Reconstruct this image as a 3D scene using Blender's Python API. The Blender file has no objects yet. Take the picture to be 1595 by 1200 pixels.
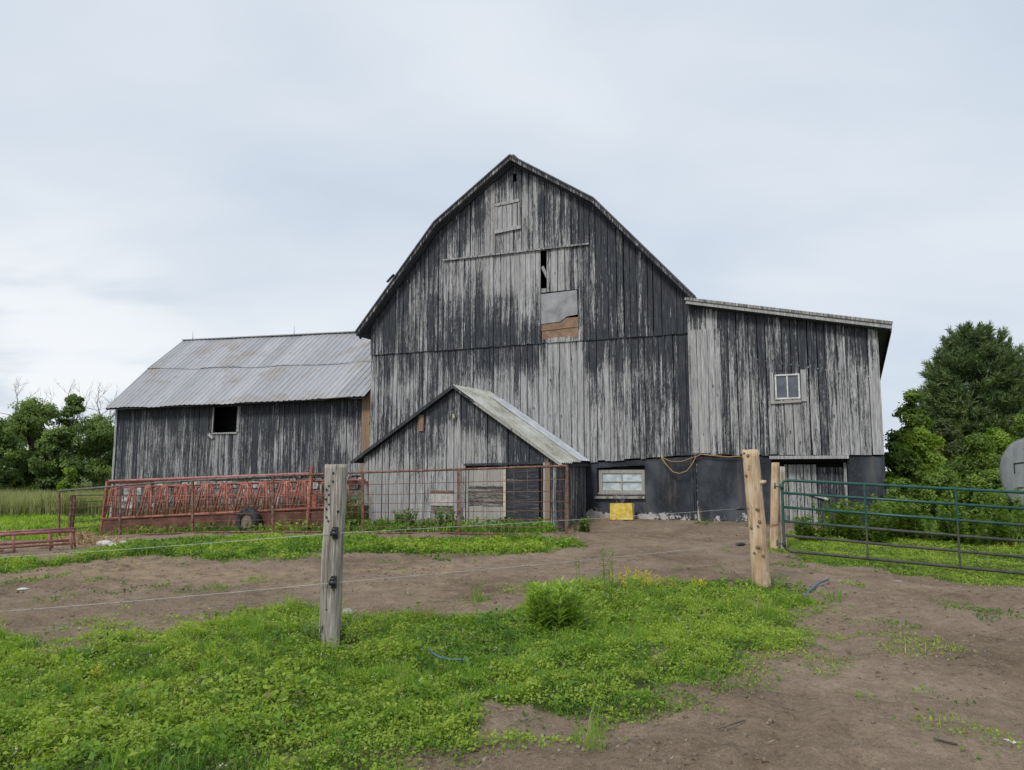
import bpy, math, random
import numpy as np
from mathutils import Vector, Matrix

random.seed(7)
RNG = np.random.default_rng(11)
R = math.radians
scene = bpy.context.scene
COL = scene.collection

# ------------------------------------------------------------------ camera, world, sun, exposure
F_PX, PITCH, YAW, PLANE, CAM_H = 1185.7, .11152, .42622, 23.0, 1.5
cam_data = bpy.data.cameras.new('camera')
cam = bpy.data.objects.new('camera', cam_data)
COL.objects.link(cam)
cam.location = (0, 0, CAM_H)
cam.rotation_euler = (math.pi / 2 + PITCH, 0, 0)
cam_data.sensor_width = 36
cam_data.sensor_fit = 'HORIZONTAL'
cam_data.lens = 36 * F_PX / 1595
cam_data.clip_start = .05
cam_data.clip_end = 4000
scene.camera = cam

SUN_EL, SUN_AZ = R(47), R(215)       # azimuth clockwise from +Y : behind the camera, to its left
world = bpy.data.worlds.new('World')
scene.world = world
world.use_nodes = True


class G:
    """small node-graph helper"""
    def __init__(s, tree):
        s.t = tree
        tree.nodes.clear()

    def n(s, typ, ins=None, **props):
        nd = s.t.nodes.new(typ)
        for k, v in props.items():
            setattr(nd, k, v)
        for k, v in (ins or {}).items():
            s.put(nd.inputs[k], v)
        return nd

    def put(s, sock, v):
        if isinstance(v, bpy.types.NodeSocket):
            s.t.links.new(v, sock)
        elif isinstance(v, (tuple, list)) and len(v) == 3 and sock.type == 'RGBA':
            sock.default_value = (*v, 1)
        else:
            sock.default_value = v

    def m(s, op, a, b=0.0, c=None, clamp=False):
        nd = s.n('ShaderNodeMath', {0: a, 1: b}, operation=op, use_clamp=clamp)
        if c is not None:
            s.put(nd.inputs[2], c)
        return nd.outputs[0]

    def mix(s, f, a, b, blend='MIX'):
        nd = s.n('ShaderNodeMix', {0: f, 6: a, 7: b}, data_type='RGBA', blend_type=blend)
        return nd.outputs[2]

    def ramp(s, f, stops, interp='LINEAR'):
        nd = s.n('ShaderNodeValToRGB', {0: f})
        cr = nd.color_ramp
        cr.interpolation = interp
        while len(cr.elements) < len(stops):
            cr.elements.new(.5)
        for e, (p, c) in zip(cr.elements, stops):
            e.position = p
            e.color = (c, c, c, 1) if isinstance(c, (int, float)) else (*c, 1)
        return nd.outputs[0]

    def step(s, v, a, b):
        nd = s.n('ShaderNodeMapRange', {0: v, 1: a, 2: b}, interpolation_type='SMOOTHSTEP')
        return nd.outputs[0]

    def map(s, vec, scale=(1, 1, 1), loc=(0, 0, 0), rot=(0, 0, 0)):
        return s.n('ShaderNodeMapping', {0: vec, 1: loc, 2: rot, 3: scale}).outputs[0]

    def noise(s, vec, scale=1.0, detail=4, rough=.55, dist=0):
        return s.n('ShaderNodeTexNoise', {'Vector': vec, 'Scale': scale, 'Detail': detail,
                                          'Roughness': rough, 'Distortion': dist}).outputs[0]

    def attr(s, name):
        return s.n('ShaderNodeAttribute', attribute_name=name)


g = G(world.node_tree)
co = g.n('ShaderNodeTexCoord').outputs['Generated']
sky = g.n('ShaderNodeTexSky', sky_type='NISHITA', sun_disc=False, sun_elevation=SUN_EL,
          sun_rotation=SUN_AZ)
sep = g.n('ShaderNodeSeparateXYZ', {0: co})
up = g.m('MAXIMUM', sep.outputs[2], 0.0)
inv = g.m('DIVIDE', 1.0, g.m('ADD', up, .22))
lay = g.n('ShaderNodeCombineXYZ', {0: g.m('MULTIPLY', sep.outputs[0], inv),
                                   1: g.m('MULTIPLY', sep.outputs[1], inv), 2: 0.0}).outputs[0]
big = g.noise(g.map(lay, (1.0, 1.15, 1), (3.1, 1.4, 0)), .7, 3, .42, .4)
fine = g.noise(g.map(lay, (1.0, 1.5, 1), (7.3, 2.0, 0)), 1.9, 5, .5, .3)
cl = g.m('ADD', g.m('MULTIPLY', big, .74), g.m('MULTIPLY', fine, .26))
cloud = g.ramp(cl, [(.30, (.355, .405, .475)), (.45, (.418, .466, .526)), (.57, (.476, .514, .56)), (.72, (.545, .57, .60))])
# a break of thinner, brighter cloud low over the fields to the left
dr = g.n('ShaderNodeVectorMath', {0: co, 1: (-.555, .83, .035)}, operation='DOT_PRODUCT').outputs['Value']
glow = g.m('MULTIPLY', g.step(dr, .955, .998), g.step(fine, .34, .58))
cloud = g.mix(g.m('MULTIPLY', glow, .9), cloud, (.60, .612, .625))
hue = g.mix(.94, g.n('ShaderNodeVectorMath', {0: sky.outputs[0], 'Scale': .07}, operation='SCALE').outputs[0], cloud)
bg = g.n('ShaderNodeBackground', {0: hue, 1: 1.0})
g.t.links.new(bg.outputs[0], g.n('ShaderNodeOutputWorld').inputs[0])

sun_data = bpy.data.lights.new('sun', 'SUN')
sun_data.energy = 1.5
sun_data.angle = R(14)
sun_data.color = (1, .965, .91)
sun = bpy.data.objects.new('sun', sun_data)
COL.objects.link(sun)
sdir = Vector((math.sin(SUN_AZ) * math.cos(SUN_EL), math.cos(SUN_AZ) * math.cos(SUN_EL), math.sin(SUN_EL)))
sun.rotation_euler = sdir.to_track_quat('Z', 'Y').to_euler()
sun.location = sdir * 60

scene.view_settings.view_transform = 'Standard'
scene.view_settings.look = 'None'
scene.view_settings.gamma = 1
scene.view_settings.exposure = .68
scene.view_settings.use_curve_mapping = False
scene.render.resolution_x, scene.render.resolution_y = 1024, 770
scene.render.engine = 'CYCLES'
scene.cycles.max_bounces = 8

# ------------------------------------------------------------------ projection helpers
CS, SN = math.cos(YAW), math.sin(YAW)
CP, SP = math.cos(PITCH), math.sin(PITCH)


def ray(px, py):
    a, b = (px - 797.5) / F_PX, (600 - py) / F_PX
    return np.array([a, CP - b * SP, SP + b * CP])


def dep(px, py, y):
    """point seen at a pixel, y metres ahead of the camera"""
    d = ray(px, py)
    return d * (y / d[1]) + [0, 0, CAM_H]


def bp(px, py, off=0.0):
    """(u, z) of a pixel on the barn front plane, or a plane off metres in front of it"""
    d = ray(px, py)
    X = d * ((PLANE - off) / (d[0] * SN + d[1] * CS)) + [0, 0, CAM_H]
    return X[0] * CS - X[1] * SN, X[2]


def bu(px, py, off=0.0):
    return bp(px, py, off)[0]


def bz(px, py, off=0.0):
    return bp(px, py, off)[1]


def uz_to_px(u, z, off=0.0):
    D = PLANE - off
    X = np.array([u * CS + D * SN, -u * SN + D * CS, z - CAM_H])
    f = X[1] * CP + X[2] * SP
    v = -X[1] * SP + X[2] * CP
    return 797.5 + F_PX * X[0] / f, 600 - F_PX * v / f


def uyz_world(u, y, z):
    D = PLANE + y
    return Vector((u * CS + D * SN, -u * SN + D * CS, z))


# ------------------------------------------------------------------ value noise
def _hash(ix, iy, seed):
    n = (ix.astype(np.int64) * 374761393 + iy.astype(np.int64) * 668265263 + seed * 1442695041) & 0x7fffffff
    n = ((n ^ (n >> 13)) * 1274126177) & 0x7fffffff
    return ((n ^ (n >> 16)) & 0xffff) / 65535.0


def vnoise(x, y, seed=0):
    x = np.asarray(x, float); y = np.asarray(y, float)
    ix, iy = np.floor(x), np.floor(y)
    fx, fy = x - ix, y - iy
    fx = fx * fx * (3 - 2 * fx); fy = fy * fy * (3 - 2 * fy)
    a, b = _hash(ix, iy, seed), _hash(ix + 1, iy, seed)
    c, d = _hash(ix, iy + 1, seed), _hash(ix + 1, iy + 1, seed)
    return (a * (1 - fx) + b * fx) * (1 - fy) + (c * (1 - fx) + d * fx) * fy


def fbm(x, y, seed=0, o=4):
    s, a, t = 0, .5, 0
    for k in range(o):
        s = s + a * vnoise(x * 2 ** k, y * 2 ** k, seed + k * 17); t += a; a *= .5
    return s / t


def sstep(v, a, b):
    t = np.clip((v - a) / (b - a), 0, 1)
    return t * t * (3 - 2 * t)


# ------------------------------------------------------------------ terrain
FA, FB = dep(885, 832, 18.0), dep(116, 837, 27.5)          # pen fence line


def fence_pt(px, py, back=0.0):
    dxy = FB[:2] - FA[:2]
    nrm = np.array([-dxy[1], dxy[0]]) / np.linalg.norm(dxy)
    if nrm[1] < 0:
        nrm = -nrm
    d = ray(px, py)
    t = (nrm @ FA[:2] + back) / (nrm @ d[:2])
    return d * t + [0, 0, CAM_H]


CTRL = []
for q in ((885, 833), (712, 833), (565, 832), (425, 831), (330, 832), (233, 835), (116, 840)):
    CTRL.append(fence_pt(*q))
for q in ((865, 829, 2.5), (715, 828, 2.5), (565, 825, 2.5)):
    u, z = bp(*q); CTRL.append(np.array(uyz_world(u, -q[2], z)))
for q in ((893, 806), (985, 809), (1084, 811), (1200, 815), (1290, 818), (1381, 822)):
    u, z = bp(*q); CTRL.append(np.array(uyz_world(u, 0, z)))
CTRL += [np.array(uyz_world(-29.4, 0, -.95)), np.array(uyz_world(-23, 0, -.7)), np.array(uyz_world(-17, 0, -.4)),
         np.array(uyz_world(-29.4, 8, -.95)), np.array(uyz_world(-10, 12, -.2)), np.array(uyz_world(1, 10, 0)),
         dep(1222, 869, 14), dep(1300, 877, 13.77), dep(1400, 888, 13.45), dep(1500, 897, 13.2), dep(1595, 904, 12.9)]
CTRL += [np.array(p, float) for p in ((-30, 45, -.9), (-40, 80, -.9), (-14, 34, -.95), (-25, 32, -.9), (-100, 150, -1), (0, 80, -.4),
         (40, 40, .0), (60, 100, 0), (20, 25, -.05), (14, 17, -.12), (13, 11, -.22), (-8, 8, 0), (0, 5, 0), (6, 5, 0), (-4, 5, 0),
         (8, 9, -.05), (0, 10, 0), (-5, 12, 0), (3, 12, 0), (-9, 14, -.06), (-13, 17, -.25), (-4, 16, -.02), (3, 16, .02), (0, -20, 0),
         (-20, 5, 0), (20, 3, -.1), (0, 2, 0), (6.2, 17.5, -.02), (-20, 22, -.6))]
CTRL = np.array(CTRL)


def gz(x, y):
    x = np.asarray(x, float); y = np.asarray(y, float)
    shp = x.shape
    x = x.ravel(); y = y.ravel()
    out = np.empty_like(x)
    for i in range(0, len(x), 40000):
        dx = x[i:i + 40000, None] - CTRL[None, :, 0]; dy = y[i:i + 40000, None] - CTRL[None, :, 1]
        w = 1 / (dx * dx + dy * dy + .35) ** 1.6
        out[i:i + 40000] = (w * CTRL[None, :, 2]).sum(1) / w.sum(1)
    return out.reshape(shp)


def relief(x, y):
    near = np.clip(1 - (y - 22) / 20, .25, 1)
    # trodden hoof pocks, and two shallow wheel ruts curving past the lawn on the right
    pock = -.022 * sstep(vnoise(x * 5.5, y * 5.5, 91), .62, .85) * sstep(fbm(x * .7, y * .7, 95), .40, .58)
    c = x - 1.6 - .55 * (y - 4)
    rut = -.035 * (np.exp(-((c - 1.1) / .16) ** 2) + np.exp(-((c + .35) / .16) ** 2)) * (1 - sstep(y, 9, 13)) * (.5 + vnoise(x * 2, y * 2, 97))
    return ((fbm(x * .9, y * .9, 3) - .5) * .09 + (fbm(x * 4.2, y * 4.2, 5, 4) - .5) * .085 + pock * 1.5 + rut) * near


def gz1(x, y):
    return float(gz(np.array([x]), np.array([y]))[0])


def ground_at(px, py):
    """where the ray of a pixel meets the ground"""
    d = ray(px, py); z = 0.0
    for k in range(12):
        t = (z - CAM_H) / d[2]; X = d * t
        z = .5 * z + .5 * gz1(X[0], X[1])
    return np.array([X[0], X[1], gz1(X[0], X[1])])


# vegetation areas, outlined on the ground
def poly_xy(pts):
    return np.array([ground_at(*p)[:2] for p in pts])


LAWN = poly_xy([(-420, 1010), (-150, 1000), (0, 1000), (60, 1010), (130, 1008), (190, 985), (330, 968), (430, 952), (520, 960), (600, 950), (690, 955), (800, 938), (880, 912),
                (980, 902), (1090, 900), (1190, 906), (1262, 932), (1278, 962), (1255, 990), (1195, 1022), (1135, 1058), (1040, 1092), (930, 1120),
                (830, 1142), (740, 1162), (620, 1176), (540, 1190), (470, 1212), (435, 1255), (380, 1330), (-500, 1420)])
STRIP = poly_xy([(-40, 880), (60, 876), (140, 864), (240, 846), (400, 841), (560, 841), (700, 843), (830, 843), (890, 845), (900, 855), (840, 862),
                 (700, 863), (560, 866), (430, 870), (330, 874), (230, 868), (140, 882), (40, 892), (-40, 900)])
GATEG = poly_xy([(1202, 836), (1206, 862), (1260, 878), (1330, 886), (1420, 898), (1500, 910), (1620, 916), (1800, 930), (1900, 800), (1620, 790),
                 (1400, 806), (1300, 822)])
PEN = np.array([(1.2, 18.3), (-15.4, 27.6), (-17.5, 33.2), (-5.5, 27.7), (1.0, 21.9)])
PATCH = [(1385, 972, .45), (1440, 1008, .42), (1395, 1018, .28), (140, 967, .22), (195, 953, .12), (240, 915, .4), (60, 905, .5), (330, 918, .35), (1330, 912, .35), (1230, 880, .5), (1300, 1035, .35), (1180, 1075, .3), (700, 1165, .35), (560, 1175, .3), (820, 1130, .25), (1000, 1090, .4), (1110, 1060, .35), (1490, 1145, .35), (1560, 1160, .3), (920, 1150, .2), (1530, 950, .5), (400, 905, .3), (150, 905, .4), (90, 930, .35), (1330, 1090, .2), (1440, 1080, .2)]
PATCH = [(*ground_at(a, b)[:2], r) for a, b, r in PATCH]


def sdist(P, x, y):
    n = len(P)
    best = np.full(x.shape, 1e9); ins = np.zeros(x.shape, bool)
    for i in range(n):
        ax, ay = P[i]; bx, by = P[(i + 1) % n]
        ex, ey = bx - ax, by - ay
        t = np.clip(((x - ax) * ex + (y - ay) * ey) / (ex * ex + ey * ey), 0, 1)
        best = np.minimum(best, (x - ax - t * ex) ** 2 + (y - ay - t * ey) ** 2)
        c = (ay > y) != (by > y)
        with np.errstate(divide='ignore', invalid='ignore'):
            ins ^= c & (x < (bx - ax) * (y - ay) / (by - ay) + ax)
    d = np.sqrt(best)
    return np.where(ins, d, -d)


def mask_lawn(x, y):
    nz = (fbm(x * 1.3, y * 1.3, 21) - .5)
    m = sstep(sdist(LAWN, x, y) + nz * 1.7, -.6, .9)
    thin = sstep(fbm(x * 1.7, y * 1.7, 44), .30, .42)          # bare scuffs inside the grass
    edge = sstep(sdist(LAWN, x, y), .2, 1.3)
    return m * (thin + (1 - thin) * edge)


def mask_strip(x, y):
    nz = (fbm(x * .9, y * .9, 23) - .5)
    return sstep(sdist(STRIP, x, y) + nz * 3.2, -.35, .8)


def mask_gate(x, y):
    nz = (fbm(x * 1.1, y * 1.1, 27) - .5)
    return sstep(sdist(GATEG, x, y) + nz * 1.2, -.25, .4)


def field(x, y):
    left = -(x + 15.6 + (y - 27) * .12)
    right = x - np.interp(y, [0, 12, 20, 60], [40, 12, 10.6, 10.6])
    return np.maximum.reduce([left * sstep(y, 19, 22) - (1 - sstep(y, 19, 22)) * 3, right, y - 44])


def mask_far(x, y):
    return np.maximum(sstep(field(x, y) + (fbm(x * .5, y * .5, 29) - .5) * 2, -.5, 1.0), .6 * sstep(sdist(PEN, x, y), -.2, .4))


def mask_patch(x, y):
    m = np.zeros(np.shape(x))
    nz = fbm(x * 3, y * 3, 31)
    for a, b, r in PATCH:
        d = np.sqrt((x - a) ** 2 + ((y - b) * .8) ** 2)
        m = np.maximum(m, sstep(1 - d / r + (nz - .5) * 1.5, .1, .8))
    return m * .75


# ------------------------------------------------------------------ mesh helpers
def link(o, parent=None):
    COL.objects.link(o)
    if parent is not None:
        o.parent = parent
    return o


def tag(o, label=None, cat=None, group=None, kind=None):
    for k, v in (('label', label), ('category', cat), ('group', group), ('kind', kind)):
        if v:
            o[k] = v
    return o


def empty(name, loc=(0, 0, 0), rz=0.0):
    o = bpy.data.objects.new(name, None)
    o.empty_display_size = .2
    o.location = loc; o.rotation_euler = (0, 0, rz)
    return link(o)


def np_mesh(name, V, Fc, mat, parent=None, attrs=None, smooth=False, colors=None):
    """one mesh object from numpy arrays; Fc is (n,3) or (n,4)"""
    V = np.asarray(V, np.float32); Fc = np.asarray(Fc, np.int32)
    me = bpy.data.meshes.new(name)
    k = Fc.shape[1]
    me.vertices.add(len(V)); me.vertices.foreach_set('co', V.ravel())
    me.loops.add(Fc.size); me.loops.foreach_set('vertex_index', Fc.ravel())
    me.polygons.add(len(Fc))
    me.polygons.foreach_set('loop_start', np.arange(0, Fc.size, k, dtype=np.int32))
    me.polygons.foreach_set('loop_total', np.full(len(Fc), k, np.int32))
    if smooth:
        me.polygons.foreach_set('use_smooth', np.ones(len(Fc), bool))
    me.update(calc_edges=True)
    me.validate()
    if colors is not None:
        a = me.attributes.new('col', 'FLOAT_COLOR', 'POINT')
        c = np.ones((len(V), 4), np.float32); c[:, :3] = colors
        a.data.foreach_set('color', c.ravel())
    for nm, val in (attrs or {}).items():
        a = me.attributes.new(nm, 'FLOAT', 'POINT'); a.data.foreach_set('value', np.asarray(val, np.float32))
    me.materials.append(mat)
    return link(bpy.data.objects.new(name, me), parent)


class MB:
    """collects boxes, beams and tubes into one mesh"""
    def __init__(s):
        s.v, s.f, s.sm = [], [], []

    def _add(s, vs, fs, smooth=False):
        o = len(s.v)
        s.v += [tuple(v) for v in vs]
        s.f += [tuple(o + i for i in f) for f in fs]
        s.sm += [smooth] * len(fs)
        return s

    def box(s, lo, hi, M=None):
        x0, y0, z0 = lo; x1, y1, z1 = hi
        vs = [Vector(p) for p in ((x0, y0, z0), (x1, y0, z0), (x1, y1, z0), (x0, y1, z0), (x0, y0, z1), (x1, y0, z1), (x1, y1, z1), (x0, y1, z1))]
        if M is not None:
            vs = [M @ v for v in vs]
        return s._add(vs, [(0, 3, 2, 1), (4, 5, 6, 7), (0, 1, 5, 4), (1, 2, 6, 5), (2, 3, 7, 6), (3, 0, 4, 7)])

    def beam(s, a, b, w, h, up=(0, 0, 1)):
        a, b = Vector(a), Vector(b)
        d = (b - a).normalized()
        up = Vector(up)
        if abs(d.dot(up)) > .98:
            up = Vector((1, 0, 0))
        x = d.cross(up).normalized(); z = x.cross(d).normalized()
        vs = []
        for p in (a, b):
            for sx, sz in ((-1, -1), (1, -1), (1, 1), (-1, 1)):
                vs.append(p + x * (w / 2 * sx) + z * (h / 2 * sz))
        return s._add(vs, [(3, 2, 1, 0), (4, 5, 6, 7), (0, 1, 5, 4), (1, 2, 6, 5), (2, 3, 7, 6), (3, 0, 4, 7)])

    def tube(s, pts, r, n=8, caps=True):
        pts = [Vector(p) for p in pts]
        m = len(pts)
        rr = r if isinstance(r, (list, tuple)) else [r] * m
        vs = []
        ref = None
        for i, p in enumerate(pts):
            d = (pts[min(i + 1, m - 1)] - pts[max(i - 1, 0)]).normalized()
            if ref is None:
                ref = Vector((0, 0, 1)) if abs(d.z) < .9 else Vector((1, 0, 0))
            x = d.cross(ref).normalized(); y = x.cross(d).normalized(); ref = y
            for k in range(n):
                a = 2 * math.pi * k / n
                vs.append(p + x * (rr[i] * math.cos(a)) + y * (rr[i] * math.sin(a)))
        fs = []
        for i in range(m - 1):
            for k in range(n):
                k2 = (k + 1) % n
                fs.append((i * n + k, i * n + k2, (i + 1) * n + k2, (i + 1) * n + k))
        s._add(vs, fs, True)
        if caps:
            o = len(s.v) - len(vs)
            s.f += [tuple(o + k for k in reversed(range(n))), tuple(o + (m - 1) * n + k for k in range(n))]
            s.sm += [False, False]
        return s

    def poly(s, pts):
        return s._add(pts, [tuple(range(len(pts)))])

    def prism(s, xz, y0, y1):
        """polygon in x,z extruded along y"""
        n = len(xz)
        vs = [(x, y0, z) for x, z in xz] + [(x, y1, z) for x, z in xz]
        fs = [tuple(range(n)), tuple(reversed(range(n, 2 * n)))]
        fs += [(i, i + n, (i + 1) % n + n, (i + 1) % n) for i in range(n)]
        return s._add(vs, fs)

    def build(s, name, mat, parent=None, attrs=None, fix=True):
        me = bpy.data.meshes.new(name)
        me.from_pydata(s.v, [], s.f)
        if fix:
            import bmesh
            bm = bmesh.new(); bm.from_mesh(me); bmesh.ops.recalc_face_normals(bm, faces=bm.faces); bm.to_mesh(me); bm.free()
        me.polygons.foreach_set('use_smooth', s.sm)
        for nm, val in (attrs or {}).items():
            a = me.attributes.new(nm, 'FLOAT', 'POINT')
            val = val if hasattr(val, '__len__') else [val] * len(s.v)
            a.data.foreach_set('value', np.asarray(val, np.float32))
        me.materials.append(mat)
        return link(bpy.data.objects.new(name, me), parent)


# ------------------------------------------------------------------ materials
MAT = {}


def new_mat(name):
    m = bpy.data.materials.new(name)
    m.use_nodes = True
    MAT[name] = m
    return G(m.node_tree)


def out(g, shader):
    g.t.links.new(shader, g.n('ShaderNodeOutputMaterial').inputs[0])


def principled(g, col, rough=.8, spec=.25, bump=None, bs=.3, bd=.02, metal=0.0):
    ins = {'Base Color': col, 'Roughness': rough, 'Metallic': metal, 'Specular IOR Level': spec}
    if bump is not None:
        ins['Normal'] = g.n('ShaderNodeBump', {'Height': bump, 'Strength': bs, 'Distance': bd}).outputs[0]
    return g.n('ShaderNodeBsdfPrincipled', ins).outputs[0]


def objco(g):
    return g.n('ShaderNodeTexCoord').outputs['Object']


def wood(name, paint_a, paint_b, bare, horizontal=False, knots=True):
    """weathered boards: old paint worn off in streaks along the grain, 'wear' and 'rnd' come per vertex"""
    g = new_mat(name)
    co = objco(g)
    wear, rnd = g.attr('wear').outputs['Fac'], g.attr('rnd').outputs['Fac']
    off = g.n('ShaderNodeCombineXYZ', {0: g.m('MULTIPLY', rnd, 37.0), 1: g.m('MULTIPLY', rnd, 11.0), 2: g.m('MULTIPLY', rnd, 23.0)}).outputs[0]
    v = g.n('ShaderNodeVectorMath', {0: co, 1: off}, operation='ADD').outputs[0]
    sc = (lambda a, b: (b, a, a)) if horizontal else (lambda a, b: (a, a, b))
    streak = g.noise(g.map(v, sc(19.0, .75)), 1, 7, .66, .35)
    flake = g.noise(g.map(v, sc(44, 7.5)), 1, 6, .72, .6)
    grain = g.noise(g.map(v, sc(120, 3.0)), 1, 4, .6, .3)
    blot = g.noise(g.map(co, sc(2.2, 1.0)), 1, 3, .5)
    val = g.m('ADD', wear, g.m('MULTIPLY', g.m('SUBTRACT', streak, .5), 1.75))
    val = g.m('ADD', val, g.m('MULTIPLY', g.m('SUBTRACT', flake, .5), 1.35))
    val = g.m('ADD', val, g.m('MULTIPLY', g.m('SUBTRACT', blot, .5), .35))
    mask = g.step(val, .26, .68)
    d0, d1, d2 = bare
    wcol = g.ramp(g.m('ADD', g.m('MULTIPLY', grain, .62), g.m('MULTIPLY', streak, .38)), [(.30, d0), (.5, d1), (.68, d2)])
    wcol = g.mix(g.m('MULTIPLY', rnd, .45), wcol, g.mix(.55, wcol, (.17, .155, .14)))
    pcol = g.mix(flake, paint_a, paint_b)
    thin = g.noise(g.map(v, sc(70, 2.2)), 1, 5, .7, .3)
    pcol = g.mix(g.m('MULTIPLY', g.step(thin, .48, .68), .65), pcol, (.15, .155, .165))
    col = g.mix(mask, pcol, wcol)
    if knots:
        vo = g.n('ShaderNodeTexVoronoi', {'Vector': g.map(v, sc(3.3, 1.3)), 'Scale': 1.0}).outputs['Distance']
        kn = g.m('SUBTRACT', 1.0, g.step(vo, .05, .11))
        col = g.mix(g.m('MULTIPLY', kn, .8), col, (.03, .028, .026))
    hgt = g.m('ADD', g.m('MULTIPLY', grain, .6), g.m('MULTIPLY', mask, -.5))
    out(g, principled(g, col, .85, .2, hgt, .55, .012))


wood('barn_wood', (.017, .020, .026), (.044, .049, .058), ((.085, .087, .091), (.315, .316, .316), (.68, .68, .675)))
wood('pale_wood', (.05, .05, .05), (.09, .09, .09), ((.17, .16, .145), (.33, .315, .29), (.47, .45, .42)))
wood('brown_wood', (.10, .06, .035), (.15, .095, .06), ((.14, .085, .05), (.26, .165, .10), (.36, .25, .16)))
wood('peeling_panel', (.018, .019, .024), (.04, .042, .05), ((.16, .14, .12), (.30, .27, .24), (.42, .38, .34)), horizontal=True, knots=False)

g = new_mat('log_grey'); co = objco(g)
gr = g.noise(g.map(co, (60, 60, 2.6)), 1, 5, .62, .4); bl = g.noise(g.map(co, (9, 9, 2)), 1, 4, .55)
cr = g.noise(g.map(co, (22, 22, 1.0)), 1, 3, .5, .6)
c = g.ramp(g.m('ADD', g.m('MULTIPLY', gr, .65), g.m('MULTIPLY', bl, .35)), [(.30, (.07, .06, .05)), (.45, (.29, .26, .225)), (.60, (.56, .52, .46))])
c = g.mix(g.m('SUBTRACT', 1.0, g.step(cr, .28, .36)), c, (.045, .04, .035))
out(g, principled(g, c, .9, .15, g.m('ADD', gr, g.m('MULTIPLY', cr, 1.2)), 1.0, .03))

g = new_mat('log_tan'); co = objco(g)
gr = g.noise(g.map(co, (45, 45, 2.2)), 1, 5, .6, .4); bl = g.noise(g.map(co, (7, 7, 2.6)), 1, 4, .55)
c = g.ramp(g.m('ADD', g.m('MULTIPLY', gr, .4), g.m('MULTIPLY', bl, .6)), [(.30, (.20, .125, .075)), (.44, (.41, .285, .175)), (.54, (.54, .41, .275)), (.68, (.60, .52, .42))])
ck = g.noise(g.map(co, (16, 16, .7)), 1, 4, .55, .8); bk = g.noise(g.map(co, (11, 11, 4)), 1, 5, .65)
c = g.mix(g.m('SUBTRACT', 1.0, g.step(ck, .29, .345)), c, (.09, .06, .04))
c = g.mix(g.m('MULTIPLY', g.step(bk, .60, .66), .75), c, (.20, .15, .11))
out(g, principled(g, c, .85, .2, g.m('ADD', gr, g.m('MULTIPLY', ck, 1.2)), .8, .015))

g = new_mat('knot_dark'); co = objco(g)
out(g, principled(g, g.ramp(g.noise(co, 60, 3), [(.3, (.10, .06, .035)), (.7, (.30, .19, .11))]), .85))

g = new_mat('corrugated_metal'); co = objco(g)
oi = g.n('ShaderNodeObjectInfo').outputs['Random']
n1 = g.noise(g.map(co, (.55, .8, .8)), 1.1, 5, .6, .3); n2 = g.noise(g.map(co, (7, 1.3, 1.3)), 1.5, 5, .6); n3 = g.noise(co, 30, 3)
c = g.ramp(g.m('ADD', g.m('MULTIPLY', n2, .7), g.m('MULTIPLY', oi, .25)), [(.25, (.27, .275, .29)), (.55, (.37, .375, .39)), (.8, (.46, .465, .475))])
rust = g.m('MULTIPLY', g.step(n1, .50, .62), g.step(n2, .35, .60))
c = g.mix(g.m('MULTIPLY', rust, .75), c, g.ramp(n3, [(.3, (.17, .125, .095)), (.7, (.30, .26, .22))]))
out(g, principled(g, c, g.m('ADD', .5, g.m('MULTIPLY', rust, .3)), .35, n3, .12, .01, g.m('MULTIPLY', g.m('SUBTRACT', 1.0, rust), .25)))

g = new_mat('mossy_metal'); co = objco(g)
n1 = g.noise(g.map(co, (1.6, 1.6, 1.6)), 1, 5, .62, .4); n2 = g.noise(co, 22, 4)
c = g.ramp(g.m('ADD', g.m('MULTIPLY', n1, .7), g.m('MULTIPLY', n2, .3)), [(.3, (.15, .15, .115)), (.44, (.30, .30, .255)), (.58, (.42, .425, .40)), (.78, (.52, .53, .53))])
out(g, principled(g, c, .75, .25, n2, .3, .01))

g = new_mat('flashing'); co = objco(g)
c = g.ramp(g.noise(g.map(co, (3, 3, 3)), 1, 5, .6), [(.3, (.42, .44, .47)), (.7, (.66, .69, .72))])
out(g, principled(g, c, .45, .4, metal=.3))

g = new_mat('old_roofing'); co = objco(g)
c = g.ramp(g.noise(co, 4, 6, .6), [(.3, (.045, .046, .05)), (.7, (.12, .12, .125))])
out(g, principled(g, c, .85, .2, g.noise(co, 30, 4), .3))

g = new_mat('foundation_black'); co = objco(g)
wear = g.attr('wear').outputs['Fac']
a = g.noise(co, 2.2, 6, .6, .3); b = g.noise(co, 11, 6, .68, .5); d = g.noise(g.map(co, (1, 1, .55)), 1.3, 4, .5)
val = g.m('ADD', wear, g.m('ADD', g.m('MULTIPLY', g.m('SUBTRACT', a, .5), .8), g.m('MULTIPLY', g.m('SUBTRACT', b, .5), 1.0)))
mask = g.step(val, .50, .58)
pc = g.ramp(d, [(.3, (.012, .014, .019)), (.5, (.024, .029, .038)), (.68, (.07, .077, .09))])
pc = g.mix(g.m('MULTIPLY', g.step(b, .52, .72), .45), pc, (.10, .092, .085))
mud = g.noise(g.map(co, (6, 6, 1.0)), 1, 5, .6)
pc = g.mix(g.m('MULTIPLY', g.step(mud, .55, .72), .5), pc, (.12, .10, .08))
sc_ = g.ramp(b, [(.3, (.20, .18, .16)), (.6, (.42, .41, .40))])
out(g, principled(g, g.mix(mask, pc, sc_), .7, .3, g.m('ADD', g.m('MULTIPLY', mask, -.5), g.m('ADD', a, g.m('MULTIPLY', b, .4))), .5, .03))

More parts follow.
